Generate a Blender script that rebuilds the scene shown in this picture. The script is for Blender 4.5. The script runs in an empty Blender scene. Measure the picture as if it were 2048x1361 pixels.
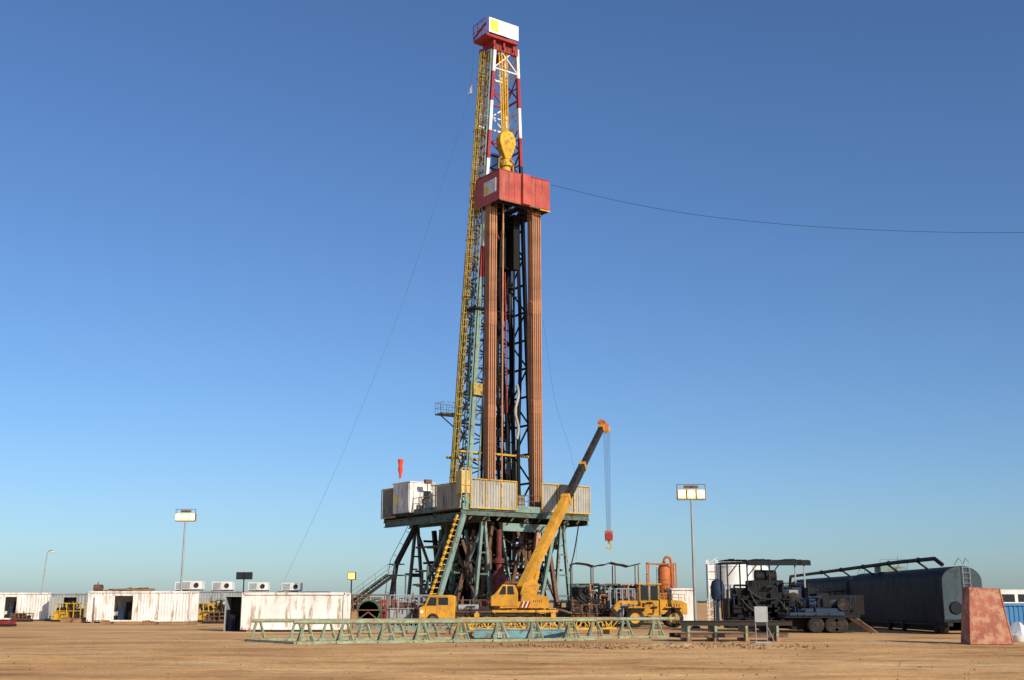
import bpy, math, random
from mathutils import Vector, Matrix, noise
random.seed(7)
R=random.Random(11)
H=2.0; FP=2300.0; TH=math.atan((1203-680.5)/FP)
def ZZ(py,D): return H+D*math.tan(TH+math.atan((680.5-py)/FP))
def XX(px,D,z=0.0): return (px-1024)/FP*(D*math.cos(TH)+(z-H)*math.sin(TH))
def W(px,py,D):
    z=ZZ(py,D); return Vector((XX(px,D,z),D,z))
scene=bpy.context.scene
col=scene.collection
# ---------------------------------------------------------------- materials
def mat(name,c,rust=0.25,rc=(0.10,0.04,0.018),scale=1.5,rough=0.55,metal=0.0,bump=0.15,streak=False,var=0.25):
    m=bpy.data.materials.new(name); m.use_nodes=True
    nt=m.node_tree; N=nt.nodes; L=nt.links; b=N['Principled BSDF']
    tc=N.new('ShaderNodeTexCoord'); mp=N.new('ShaderNodeMapping')
    L.new(tc.outputs['Object'],mp.inputs[0])
    if streak: mp.inputs['Scale'].default_value=(2.2,2.2,0.35)
    n1=N.new('ShaderNodeTexNoise'); n1.inputs['Scale'].default_value=scale; n1.inputs['Detail'].default_value=9; n1.inputs['Roughness'].default_value=0.68
    L.new(mp.outputs[0],n1.inputs[0])
    r1=N.new('ShaderNodeValToRGB'); t=0.74-0.3*rust
    r1.color_ramp.elements[0].position=max(0,t-0.07); r1.color_ramp.elements[1].position=min(1,t+0.06)
    L.new(n1.outputs['Fac'],r1.inputs[0])
    n2=N.new('ShaderNodeTexNoise'); n2.inputs['Scale'].default_value=0.55; n2.inputs['Detail'].default_value=6
    L.new(tc.outputs['Object'],n2.inputs[0])
    mr=N.new('ShaderNodeMapRange'); mr.inputs[1].default_value=0.3; mr.inputs[2].default_value=0.7
    mr.inputs[3].default_value=1-var; mr.inputs[4].default_value=1+var*0.4
    L.new(n2.outputs['Fac'],mr.inputs[0])
    mul=N.new('ShaderNodeMix'); mul.data_type='RGBA'; mul.blend_type='MULTIPLY'; mul.inputs[0].default_value=1
    mul.inputs[6].default_value=(*c,1); L.new(mr.outputs[0],mul.inputs[7])
    mx=N.new('ShaderNodeMix'); mx.data_type='RGBA'; mx.inputs[7].default_value=(*rc,1)
    L.new(r1.outputs[0],mx.inputs[0]); L.new(mul.outputs[2],mx.inputs[6])
    L.new(mx.outputs[2],b.inputs['Base Color'])
    rr=N.new('ShaderNodeMapRange'); rr.inputs[3].default_value=rough; rr.inputs[4].default_value=min(1,rough+0.3)
    L.new(r1.outputs[0],rr.inputs[0]); L.new(rr.outputs[0],b.inputs['Roughness'])
    b.inputs['Metallic'].default_value=metal
    b.inputs['Specular IOR Level'].default_value=0.3
    if bump>0:
        bp=N.new('ShaderNodeBump'); bp.inputs['Strength'].default_value=bump; bp.inputs['Distance'].default_value=0.03
        L.new(n1.outputs['Fac'],bp.inputs['Height']); L.new(bp.outputs[0],b.inputs['Normal'])
    return m
def emis(name,c,s):
    m=bpy.data.materials.new(name); m.use_nodes=True; b=m.node_tree.nodes['Principled BSDF']
    b.inputs['Base Color'].default_value=(c[0]*.4,c[1]*.3,c[2]*.1,1); b.inputs['Emission Color'].default_value=(*c,1); b.inputs['Emission Strength'].default_value=s
    return m
M={}
M['teal']=mat('teal_paint',(0.095,0.165,0.14),0.6,rc=(.11,.065,.035))
M['tealL']=mat('pale_teal_paint',(0.20,0.31,0.27),0.5,rc=(.14,.09,.05))
M['green']=mat('rack_green_paint',(0.27,0.34,0.22),0.65,scale=3,rc=(.26,.18,.11))
M['red']=mat('red_paint',(0.32,0.03,0.035),0.3,rc=(.12,.03,.02))
M['redface']=mat('weathered_red_sheet',(0.47,0.085,0.06),0.5,rc=(.40,.14,.11),scale=0.8,streak=True,rough=.42,bump=.6,var=.35)
M['white']=mat('white_paint',(0.76,0.76,0.72),0.2,rc=(.4,.33,.26))
M['contw']=mat('container_white',(0.82,0.80,0.75),0.5,rc=(.36,.24,.16),scale=1.3,streak=True)
M['contg']=mat('container_grey',(0.36,0.39,0.40),0.4,rc=(.2,.13,.09),streak=True)
M['yellow']=mat('yellow_paint',(0.68,0.40,0.03),0.5,rc=(.18,.09,.03),scale=3)
M['ladder']=mat('ladder_yellow',(0.48,0.36,0.09),0.6,rc=(.13,.085,.03),scale=2)
M['crane']=mat('crane_orange',(0.68,0.33,0.025),0.55,rc=(.34,.19,.07),scale=2.6,rough=.6,var=.4)
M['orange']=mat('orange_paint',(0.48,0.14,0.035),0.5,rc=(.18,.06,.03))
M['black']=mat('black_paint',(0.022,0.02,0.018),0.5,rc=(.075,.05,.035))
M['darkest']=mat('near_black',(0.007,0.006,0.006),0.3,rc=(.02,.013,.01),rough=.75)  # plain near-black used for the darkest fills in mast, substructure and machinery
M['rubber']=mat('rubber',(0.02,0.019,0.018),0.5,rc=(.10,.07,.045),rough=.85)
M['dark']=mat('dark_steel',(0.022,0.02,0.018),0.5,rc=(.055,.032,.02),rough=.65)
M['rusty']=mat('rusty_steel',(0.17,0.09,0.055),0.5,rc=(.07,.035,.02),scale=2.5)
M['pipe']=mat('drill_pipe_rust',(0.48,0.23,0.12),0.45,rc=(.26,.12,.06),scale=1.6,streak=True,rough=.6)
M['corr']=mat('galvanised_sheet',(0.40,0.385,0.34),0.4,rc=(.20,.13,.07),scale=1.2,streak=True,rough=.5)
M['corrd']=mat('dirty_sheet',(0.28,0.25,0.19),0.5,rc=(.12,.08,.045),streak=True)
M['cream']=mat('cream_yellow_paint',(0.55,0.45,0.2),0.5,rc=(.2,.13,.06),streak=True)
M['blue']=mat('blue_paint',(0.018,0.04,0.085),0.45,rc=(.022,.02,.016),rough=.65)
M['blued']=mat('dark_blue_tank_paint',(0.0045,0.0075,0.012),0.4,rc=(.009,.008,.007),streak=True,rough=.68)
M['tanklit']=mat('tank_blue_sunlit',(0.04,0.07,0.09),0.5,rc=(.04,.035,.03),rough=.6)  # tank blue lightened so the sunlit end is put into the colour
M['bluel']=mat('light_blue_paint',(0.17,0.36,0.40),0.6,rc=(.16,.12,.08),scale=2.5)
M['bluec']=mat('bright_blue_container',(0.05,0.2,0.42),0.2)
M['glass']=mat('dark_glass',(0.02,0.025,0.03),0,rough=.12,bump=0,var=0)
M['galv']=mat('galvanised_pole',(0.36,0.37,0.37),0.2,rc=(.2,.16,.12),metal=.3)
M['wood']=mat('weathered_wood',(0.34,0.20,0.10),0.5)
M['bag']=mat('white_bag',(0.7,0.72,0.75),0.05)
M['signy']=mat('sign_yellow',(0.8,0.68,0.08),0.1)
M['sock']=mat('windsock_red',(0.85,0.06,0.02),0.0,bump=.1)
M['boxred']=mat('faded_red_skip',(0.42,0.14,0.095),0.7,rc=(.46,.27,.17),scale=2.2,rough=.78,bump=.5,var=.45)
M['wire']=mat('steel_wire',(0.05,0.05,0.055),0,bump=0)
M['bop']=mat('bop_red',(.19,.035,.03),.7,rc=(.08,.03,.02),scale=2.5)
M['reelg']=mat('reel_green',(.05,.14,.07),.4)
M['leaf']=mat('far_foliage',(.07,.09,.07),.3,rc=(.12,.12,.09))
M['lampo']=emis('lit_lamp_amber',(1.0,0.56,0.16),2.0)
M['lamp']=emis('lit_lamp_core',(1.0,0.86,0.58),4.0)
# ---------------------------------------------------------------- mesh builder
class MB:
    def __init__(s): s.v=[]; s.f=[]; s.m=[]
    def add(s,vs,fs,m):
        o=len(s.v); s.v+= [tuple(x) for x in vs]
        for f in fs: s.f.append([i+o for i in f]); s.m.append(m)
    def hexa(s,p,m):
        s.add(p,[(3,2,1,0),(4,5,6,7),(0,1,5,4),(1,2,6,5),(2,3,7,6),(3,0,4,7)],m)
    def bx(s,x0,x1,y0,y1,z0,z1,m):
        s.hexa([(x0,y0,z0),(x1,y0,z0),(x1,y1,z0),(x0,y1,z0),(x0,y0,z1),(x1,y0,z1),(x1,y1,z1),(x0,y1,z1)],m)
    def beam(s,p,q,w,h,m,up=(0,0,1)):
        p=Vector(p);q=Vector(q);d=(q-p)
        if d.length<1e-6:return
        d.normalize();u=Vector(up)
        if abs(d.dot(u))>.98:u=Vector((0,1,0))
        a=d.cross(u).normalized()*w/2;b=a.cross(d).normalized()*h/2
        s.hexa([p-a-b,p+a-b,p+a+b,p-a+b,q-a-b,q+a-b,q+a+b,q-a+b],m)
    def ibeam(s,p,q,w,h,m):
        t=h*.12
        p=Vector(p);q=Vector(q);z=Vector((0,0,1))
        s.beam(p+z*(h/2-t/2),q+z*(h/2-t/2),w,t,m); s.beam(p-z*(h/2-t/2),q-z*(h/2-t/2),w,t,m)
        s.beam(p,q,w*.15,h-2*t-.004,m)
    def tube(s,p,q,r,m,n=8,r2=None,cap=True):
        p=Vector(p);q=Vector(q);d=(q-p)
        if d.length<1e-6:return
        d.normalize();u=Vector((0,0,1)) if abs(d.z)<.95 else Vector((0,1,0))
        a=d.cross(u).normalized();b=a.cross(d)
        if r2 is None:r2=r
        vs=[]
        for k in range(n):
            t=2*math.pi*k/n;o=a*math.cos(t)+b*math.sin(t);vs.append(p+o*r)
        for k in range(n):
            t=2*math.pi*k/n;o=a*math.cos(t)+b*math.sin(t);vs.append(q+o*r2)
        fs=[(k,(k+1)%n,n+(k+1)%n,n+k) for k in range(n)]
        if cap: fs+=[tuple(range(n))[::-1],tuple(range(n,2*n))]
        s.add(vs,fs,m)
    def path(s,pts,r,m,n=6):
        for a,b in zip(pts[:-1],pts[1:]): s.tube(a,b,r,m,n)
    def ortho(s,rg,box,n,mats,r0=.03,r1=.1,ln=1.5):
        x0,x1,y0,y1,z0,z1=box
        for i in range(n):
            a=Vector((rg.uniform(x0,x1),rg.uniform(y0,y1),rg.uniform(z0,z1)));r=rg.uniform(r0,r1);m=rg.choice(mats);ax=rg.randrange(3);pts=[a.copy()]
            for k in range(3):
                b=pts[-1].copy();b[ax]+=rg.choice((-1,1))*rg.uniform(.3,ln)
                b.x=min(max(b.x,x0),x1);b.y=min(max(b.y,y0),y1);b.z=min(max(b.z,z0),z1)
                if (b-pts[-1]).length>.1:pts.append(b)
                ax=(ax+rg.choice((1,2)))%3
            s.path(pts,r,m,7)
            if rg.random()<.4:
                c=pts[0];s.tube(c-Vector((0,0,.05)),c+Vector((0,0,.05)),r*1.9,m,10)
    def lathe(s,prof,c,m,n=20,axis='z'):
        vs=[];k=len(prof)
        for i in range(n):
            t=2*math.pi*i/n
            for r,z in prof:
                x,y=r*math.cos(t),r*math.sin(t)
                p={'z':(x,y,z),'y':(x,z,y),'x':(z,x,y)}[axis]
                vs.append((p[0]+c[0],p[1]+c[1],p[2]+c[2]))
        fs=[]
        for i in range(n):
            j=(i+1)%n
            for a in range(k-1): fs.append((i*k+a,j*k+a,j*k+a+1,i*k+a+1))
        s.add(vs,fs,m)
        if prof[0][0]>1e-4: s.f.append([len(s.v)-n*k+i*k for i in range(n)]);s.m.append(m)
        if prof[-1][0]>1e-4: s.f.append([len(s.v)-n*k+i*k+k-1 for i in range(n)]);s.m.append(m)
    def prism(s,poly,y0,y1,m):
        n=len(poly)
        vs=[(x,y0,z) for x,z in poly]+[(x,y1,z) for x,z in poly]
        s.add(vs,[tuple(range(n)),tuple(range(n,2*n))[::-1]]+[(k,n+k,n+(k+1)%n,(k+1)%n) for k in range(n)],m)
    def corr(s,p,q,z0,z1,m,pitch=.3,amp=.06,th=.03):
        p=Vector((p[0],p[1],0));q=Vector((q[0],q[1],0));d=q-p;Ln=d.length;d.normalize();nrm=Vector((d.y,-d.x,0))
        k=max(1,int(Ln/pitch));st=Ln/k;pts=[]
        for i in range(k):
            b=i*st
            for f,a in ((0,0),(.35,0),(.5,1),(.85,1)): pts.append((b+f*st,a))
        pts.append((Ln,0))
        fr=[p+d*t+nrm*(a*amp) for t,a in pts];bk=[p+d*t+nrm*(a*amp-th) for t,a in pts]
        n=len(fr);vs=[]
        for z in (z0,z1):
            vs+=[(a.x,a.y,z) for a in fr]+[(a.x,a.y,z) for a in bk]
        fs=[]
        for i in range(n-1):
            fs+=[(i,i+1,2*n+i+1,2*n+i),(n+i+1,n+i,3*n+i,3*n+i+1),(2*n+i,2*n+i+1,3*n+i+1,3*n+i),(i+1,i,n+i,n+i+1)]
        fs+=[(0,2*n,3*n,n),(n-1,2*n-1,4*n-1,3*n-1)]
        s.add(vs,fs,m)
    def ladder(s,p,q,wv,n,m,r=.03):
        p=Vector(p);q=Vector(q);wv=Vector(wv)
        s.tube(p-wv,q-wv,r,m,6);s.tube(p+wv,q+wv,r,m,6)
        for i in range(1,n):
            c=p.lerp(q,i/n);s.tube(c-wv,c+wv,r*.7,m,5)
    def rail(s,p,q,h,n,m,r=.025,mid=True):
        p=Vector(p);q=Vector(q);z=Vector((0,0,h))
        s.tube(p+z,q+z,r,m,6)
        if mid:s.tube(p+z*.5,q+z*.5,r*.8,m,5)
        for i in range(n+1):
            c=p.lerp(q,i/n);s.tube(c,c+z,r,m,6)
    def stair(s,p,q,wv,n,m,mr):
        p=Vector(p);q=Vector(q);wv=Vector(wv)
        s.beam(p-wv,q-wv,.08,.3,m);s.beam(p+wv,q+wv,.08,.3,m)
        for i in range(n+1):
            c=p.lerp(q,i/n);s.beam(c-wv,c+wv,.28,.04,m)
        for sg in(-1,1):s.rail(p+wv*sg,q+wv*sg,1.0,max(3,n//4),mr)
    def wheel(s,c,r,w,axis,m,mh):
        prof=[(r*.55,-w/2),(r*.9,-w/2),(r,-w*.38),(r,w*.38),(r*.9,w/2),(r*.55,w/2)]
        s.lathe(prof,c,m,22,axis)
        s.lathe([(r*.12,-w*.62),(r*.2,-w*.62),(r*.3,-w*.53),(r*.52,-w*.53),(r*.56,-w*.56),(r*.57,w*.56),(r*.52,w*.53),(r*.3,w*.53),(r*.2,w*.62),(r*.12,w*.62)],c,mh,18,axis)
    def make(s,name,parent=None,label=None,bevel=0,loc=None,rz=0):
        me=bpy.data.meshes.new(name);me.from_pydata(s.v,[],s.f)
        mats=[]
        for x in s.m:
            if x not in mats:mats.append(x)
        for x in mats:me.materials.append(M[x])
        idx={x:i for i,x in enumerate(mats)}
        me.polygons.foreach_set('material_index',[idx[x] for x in s.m])
        me.polygons.foreach_set('use_smooth',[True]*len(me.polygons))
        me.validate();me.update()
        me.set_sharp_from_angle(angle=math.radians(38))
        o=bpy.data.objects.new(name,me);col.objects.link(o)
        if parent:o.parent=parent
        if label:o['label']=label
        if loc is not None:o.location=loc
        o.rotation_euler[2]=rz
        if bevel:
            b=o.modifiers.new('bevel','BEVEL');b.width=bevel;b.segments=2;b.limit_method='ANGLE';b.angle_limit=math.radians(40)
        return o
def thing(name,label,cat,loc,rz=0,group=None):
    o=bpy.data.objects.new(name,None);o.empty_display_size=.5;col.objects.link(o)
    o.location=loc;o.rotation_euler[2]=rz
    o['label']=label;o['category']=cat
    if group:o['group']=group
    return o
def tag(o,label,cat,group=None):
    o['label']=label;o['category']=cat
    if group:o['group']=group
    return o
# ---------------------------------------------------------------- ground
def ground():
    xs=[-6000,-3000,-1500,-700,-400,-250,-170,-120,-90,-70,-55,-44,-36,-30]
    x=-26
    while x<26:xs.append(x);x+=.18
    xs+=[30,36,44,55,70,90,120,170,250,400,700,1500,3000,6000]
    ys=[-300,-60,-10,10,20]
    y=25
    while y<68:ys.append(y);y+=.15+ (y-25)*.006
    ys+=[70,74,80,88,98,112,132,162,200,270,400,700,1200,2200,4000,8000]
    def hgt(x,y):
        if abs(x)>30 or y<22 or y>70:return 0
        h=.03*noise.noise(Vector((x*.35,y*.35,0)))+.02*noise.noise(Vector((x*1.6,y*1.6,3)))
        h+=.016*noise.noise(Vector((x*4,y*4,5)))
        for (a,b,c,w) in ((41,.05,.0008,.34),(43.0,.05,.0008,.34),(34.5,-.06,.0012,.3),(36.4,-.06,.0012,.3),(49,.03,-.0009,.35),(51.1,.03,-.0009,.35),(30.2,.09,.001,.3),(32.1,.09,.001,.3),(38,-.16,.0004,.3),(39.9,-.16,.0004,.3),(45,.2,-.001,.3),(47.1,.2,-.001,.3)):
            yc=a+b*x+c*x*x+.5*noise.noise(Vector((x*.1,a,0)))
            d=abs(y-yc)/w;f=.6+.9*noise.noise(Vector((x*.25,a*3,2)))
            if d<3 and f>0:h+= f*(-.06*math.exp(-d*d)+.045*math.exp(-(d-1.6)**2*3))
        d=((x-6.5)/4.5)**2+((y-54)/2.0)**2
        if d<2: h+=.15*math.exp(-d*1.8)*(0.4+.9*abs(noise.noise(Vector((x*2.3,y*2.3,9)))))
        return h
    vs=[(a,b,hgt(a,b)) for b in ys for a in xs];n=len(xs)
    fs=[(j*n+i,j*n+i+1,(j+1)*n+i+1,(j+1)*n+i) for j in range(len(ys)-1) for i in range(n-1)]
    me=bpy.data.meshes.new('ground');me.from_pydata(vs,[],fs);me.polygons.foreach_set('use_smooth',[True]*len(fs))
    m=bpy.data.materials.new('sandy_earth');m.use_nodes=True;nt=m.node_tree;N=nt.nodes;L=nt.links;b=N['Principled BSDF']
    tc=N.new('ShaderNodeTexCoord')
    def noi(sc,det,stretch=None,rough=.6):
        n=N.new('ShaderNodeTexNoise');n.inputs['Scale'].default_value=sc;n.inputs['Detail'].default_value=det;n.inputs['Roughness'].default_value=rough
        if stretch:
            mp=N.new('ShaderNodeMapping');mp.inputs['Scale'].default_value=stretch;mp.inputs['Rotation'].default_value=(0,0,.06);L.new(tc.outputs['Object'],mp.inputs[0]);L.new(mp.outputs[0],n.inputs[0])
        else:L.new(tc.outputs['Object'],n.inputs[0])
        return n
    def ramp(src,stops):
        r=N.new('ShaderNodeValToRGB');e=r.color_ramp.elements
        e[0].position=stops[0][0];e[0].color=(*stops[0][1],1);e[1].position=stops[-1][0];e[1].color=(*stops[-1][1],1)
        for p,c in stops[1:-1]:
            x=e.new(p);x.color=(*c,1)
        L.new(src.outputs['Fac'],r.inputs[0]);return r
    A=ramp(noi(.09,10,(1,1.6,1)),[(.3,(.46,.24,.095)),(.5,(.66,.385,.165)),(.7,(.74,.49,.24))])
    B=ramp(noi(.5,8,(.35,1.3,1),.65),[(.34,(.62,.59,.54)),(.5,(1,1,1)),(.7,(1.10,1.09,1.04))])
    C=ramp(noi(7,6,None,.7),[(.3,(.72,.70,.67)),(.5,(1,1,1)),(.72,(1.10,1.09,1.07))])
    def mul(a,b2):
        x=N.new('ShaderNodeMix');x.data_type='RGBA';x.blend_type='MULTIPLY';x.inputs[0].default_value=1;L.new(a,x.inputs[6]);L.new(b2,x.inputs[7]);return x.outputs[2]
    c=mul(mul(A.outputs[0],B.outputs[0]),C.outputs[0]);L.new(c,b.inputs['Base Color'])
    b.inputs['Roughness'].default_value=.95;b.inputs['Specular IOR Level'].default_value=.1
    bp=N.new('ShaderNodeBump');bp.inputs['Strength'].default_value=.6;bp.inputs['Distance'].default_value=.05
    L.new(noi(5,8,(.5,1,1),.7).outputs['Fac'],bp.inputs['Height']);L.new(bp.outputs[0],b.inputs['Normal'])
    me.materials.append(m);o=bpy.data.objects.new('ground',me);col.objects.link(o);o['kind']='structure'
ground()
mb=MB()
for i in range(2000):
    if i<1000: x=R.gauss(6.3,3.2);y=R.gauss(54,1.2);s=R.uniform(.02,.12)
    else: x=R.uniform(-22,24);y=R.uniform(29,66);s=R.uniform(.012,.045)
    v=[Vector((R.uniform(.6,1)*s*a,R.uniform(.6,1)*s*b,R.uniform(.5,.9)*s*c))+Vector((x,y,s*.3)) for a,b,c in((1,0,0),(0,1,0),(-1,0,0),(0,-1,0),(0,0,1),(0,0,-1))]
    mb.add(v,[(0,1,4),(1,2,4),(2,3,4),(3,0,4),(1,0,5),(2,1,5),(3,2,5),(0,3,5)],'wood')
o=mb.make('dirt_clods');o['kind']='stuff';o['label']='scattered brown dirt clods and pebbles on sand';o['category']='gravel'
mb=MB()
for i in range(1500):
    x=R.uniform(-900,1100);y=R.uniform(1500,1700);h=R.uniform(1.2,3.6)*(1+.5*math.sin(x*.013))
    for k in range(2):
        c=Vector((x+R.uniform(-3,3),y,h*.5));w=R.uniform(2,6)
        v=[c+Vector((w*a,w*.5*b,h*.5*cc*R.uniform(.7,1.2))) for a,b,cc in((1,0,0),(0,1,0),(-1,0,0),(0,-1,0),(R.uniform(-.4,.4),0,1),(0,0,-1))]
        mb.add(v,[(0,1,4),(1,2,4),(2,3,4),(3,0,4),(1,0,5),(2,1,5),(3,2,5),(0,3,5)],'leaf')
o=mb.make('far_scrub');o['kind']='stuff';o['label']='low distant scrub along the horizon';o['category']='bushes'
# ---------------------------------------------------------------- drilling rig
PH=math.radians(35)
C0=Vector((XX(925,108,10.4),108,0))
rig=thing('drilling_rig','tall land drilling rig with red and white mast above teal substructure','drilling rig',C0,PH)
def RL(px,py,D):
    p=W(px,py,D)-C0;return Vector((p.x*math.cos(PH)+p.y*math.sin(PH),-p.x*math.sin(PH)+p.y*math.cos(PH),p.z))
def RW(u,v,z):return Vector((C0.x+u*math.cos(PH)-v*math.sin(PH),C0.y+u*math.sin(PH)+v*math.cos(PH),z))
ZB,ZT=10.9,62.3
base=[(4,5.5),(12,5.5),(12,8.5),(4,8.5)];top=[(7.3,5.7),(10.3,5.7),(10.3,8.3),(7.3,8.3)]
def mc(i,z):
    t=(z-ZB)/(ZT-ZB);return Vector((base[i][0]*(1-t)+top[i][0]*t,base[i][1]*(1-t)+top[i][1]*t,z))
bands=[(ZZ(y,117),m) for y,m in((145,'white'),(205,'red'),(265,'white'),(322,'red'),(500,'white'),(562,'red'))]
def bm(z):
    for zz,m in bands:
        if z>zz:return m
    return 'teal'
brk=sorted([ZB,ZT]+[b[0] for b in bands])
levels=[ZB+ (ZT-ZB)*k/17 for k in range(18)]
mb=MB()
for k in range(17):
    za,zb=levels[k],levels[k+1];m=bm((za+zb)/2)
    for (i,j) in ((3,0),(2,3),(1,2)):
        mm=m if (i,j)==(3,0) or za>43 else ('dark' if (i,j)==(2,3) else 'darkest')  # back and right bracing turns near-black below the racking board
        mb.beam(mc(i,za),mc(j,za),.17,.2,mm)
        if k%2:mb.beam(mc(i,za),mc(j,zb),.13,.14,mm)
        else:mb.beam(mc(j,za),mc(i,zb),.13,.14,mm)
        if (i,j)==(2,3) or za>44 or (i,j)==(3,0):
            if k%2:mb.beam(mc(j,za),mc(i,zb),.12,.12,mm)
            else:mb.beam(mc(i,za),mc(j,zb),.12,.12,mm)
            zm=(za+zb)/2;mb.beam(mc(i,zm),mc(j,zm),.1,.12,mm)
    if k==16:
        mb.beam(mc(0,za),mc(1,zb),.12,.12,'white');mb.beam(mc(1,za),mc(0,zb),.12,.12,'white');mb.beam(mc(0,za),mc(1,za),.16,.16,'white')
mast=mb.make('mast',rig,'tapered lattice mast bracing, teal and near-black below, red and white above')
for i in range(4):
    mb=MB()
    for a,b in zip(brk[:-1],brk[1:]):
        w_=.46 if i in(0,3) and b<40 else .34
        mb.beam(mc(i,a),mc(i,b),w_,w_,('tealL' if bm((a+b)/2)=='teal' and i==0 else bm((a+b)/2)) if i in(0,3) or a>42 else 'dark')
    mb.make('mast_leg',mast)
mb=MB()
for (z0,z1) in((20,31.5),):
    for i,(u,v) in enumerate(((4.9,5.4),(5.8,5.4),(5.8,7),(4.9,7))):
        mb.tube((u,v,z0),(u+.4,v,z1),.07,'teal',6)
    z=z0
    while z<z1-1:
        s=(z-z0)/(z1-z0)*.4
        mb.beam((4.9+s,5.4,z),(5.8+s,5.4,z+1.4),.08,.08,'teal');mb.beam((4.9+s,7,z),(4.9+s,5.4,z+1.4),.08,.08,'teal');mb.beam((4.9+s,5.4,z),(5.8+s,5.4,z),.08,.08,'teal');z+=1.4
    mb.bx(4.6,6.0,5.0,7.2,31.5,31.7,'dark');mb.rail((4.6,5.0,31.7),(6.0,5.0,31.7),1,3,'teal');mb.rail((4.6,5.0,31.7),(4.6,7.2,31.7),1,3,'teal')
    mb.bx(4.4,5.6,5.0,6.2,22.4,23.6,'ladder')
mb.make('stabbing_platform',rig)
mb=MB()
mb.tube((5.0,5.2,11),(6.9,5.4,42),.1,'tealL',8)
mb.path([(10.6,7.6,12),(10.2,7.6,20),(9.6,7.5,30),(9.4,7.4,42),(9.4,7.3,56)],.11,'dark',8)
def catn(a,b,sag,n=14):
    a=Vector(a);b=Vector(b);return [a.lerp(b,t/n)+Vector((0,0,-sag*4*(t/n)*(1-t/n))) for t in range(n+1)]
mb.path([Vector((8.2+1.5*math.sin(t*.23),7.0,42-t*1.1)) for t in range(27)],.13,'darkest',8)
mb.path([Vector((9.0+.8*math.sin(t*.33+1),6.4,40-t*1.1)) for t in range(24)],.12,'darkest',8)
mb.path([Vector((9.6+.6*math.cos(t*.25),7.8,41-t*1.1)) for t in range(26)],.13,'dark',8)
mb.path([Vector((8.6+.5*math.cos(t*.19+2),5.8,42-t*1.1)) for t in range(27)],.1,'darkest',8)
mb.path([Vector((10.0-.25*math.sin(t*.4),6.6,40-t*1.1)) for t in range(26)],.24,'darkest',8)
mb.path([Vector((10.35-.15*math.sin(t*.3+1),5.4,42-t*1.1)) for t in range(28)],.2,'darkest',8)
mb.path([Vector((9.9+.2*math.sin(t*.5),5.2,24-t*.3)) for t in range(20)],.15,'corr',8)
mb.path([Vector((8.5+.02*t,5.4,36-t)) for t in range(16)],.07,'red',6)
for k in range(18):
    mb.tube((7.4+.22*k,7.2,11),(8.0+.15*k,7.2,50),.04,'darkest',5)
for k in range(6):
    mb.tube((7.4+.55*k,8.1,11),(8.0+.35*k,8.1,44),.15,'darkest',6)
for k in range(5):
    mb.tube((10.0+.1*k,5.9+.15*k,11),(10.05+.08*k,5.9+.1*k,42.5),.09,'darkest',6)
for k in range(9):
    mb.bx(7.6,9.6,7.5,8.0,12+k*3.4,12.7+k*3.4,'darkest')
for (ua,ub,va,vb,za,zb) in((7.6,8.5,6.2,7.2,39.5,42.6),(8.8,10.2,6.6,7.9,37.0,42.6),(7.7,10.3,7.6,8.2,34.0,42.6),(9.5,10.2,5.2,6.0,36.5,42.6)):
    mb.bx(ua,ub,va,vb,za,zb,'darkest')  # near-black blocks added to darken the mast under the board
mb.ortho(R,(7.4,10.3,5.6,8,30,42.6),34,('darkest','dark'),.05,.14,2.5)
mb.ortho(R,(7.6,10.3,6.5,8,12,30),20,('darkest','dark'),.05,.1,2.5)
mb.make('hoses_and_dark_fill',rig)
mb=MB()
mb.tube(mc(3,16.3)+Vector((-.9,0,0)),mc(2,16.3)+Vector((.3,0,0)),.14,'yellow',8)
mb.tube(mc(0,16.6)+Vector((-1.2,0,0)),mc(1,16.6),.12,'yellow',8)
mb.make('mast_spreader_pipe',rig)
p=RL(893,828,118)
mb=MB();q=p
mb.bx(q.x-.9,q.x+1.6,q.y-.8,q.y+.8,q.z-.15,q.z,'teal')
for a,b in(((-.9,-.8),(1.2,-.8)),((-.9,-.8),(-.9,.8)),((-.9,.8),(1.2,.8))):
    mb.rail((q.x+a[0],q.y+a[1],q.z),(q.x+b[0],q.y+b[1],q.z),1.1,3,'tealL')
mb.beam((q.x-.8,q.y,q.z-.15),(q.x+1.6,q.y,q.z-1.8),.1,.1,'teal')
mb.make('service_platform',rig)
mb=MB();pa=Vector((3.4,7.0,11));pb=Vector((6.8,7.0,61.5))
mb.ladder(pa,pb,(0,.3,0),150,'ladder',.07)
lad=mb.make('mast_ladder',rig)
mb=MB();of=Vector((.1,-1.1,0));pm=pa.lerp(pb,.5);mb.ladder(pa+of,pm+of*.8,(0,.22,0),55,'teal',.07);mb.ladder(pm+of*.8,pb+of*.6,(0,.22,0),55,'ladder',.065);mb.tube(pa+of*1.6,pb+of*1.1,.08,'tealL',6);mb.tube(pa+Vector((.2,1.0,0)),pb+Vector((.2,.7,0)),.07,'ladder',6);mb.make('cable_tray',rig)
mb=MB()
for k in range(64):
    c=pa.lerp(pb,(k+1.5)/66)
    pts=[c+Vector((-.55*math.sin(math.pi*t/6),.42*math.cos(math.pi*t/6),0)) for t in range(7)]
    mb.path(pts,.04,'ladder',5)
for a in range(7):
    o=Vector((-.55*math.sin(math.pi*a/6),.42*math.cos(math.pi*a/6),0))
    if a in(1,2,3,4,5):mb.tube(pa.lerp(pb,.03)+o,pb+o,.04,'ladder',5)
for k in range(8):
    c=pa.lerp(pb,(k+.5)/8);mb.bx(c.x-.5,c.x+.3,c.y-.5,c.y+.5,c.z-.03,c.z+.03,'ladder')
mb.make('ladder_cage',lad)
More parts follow.
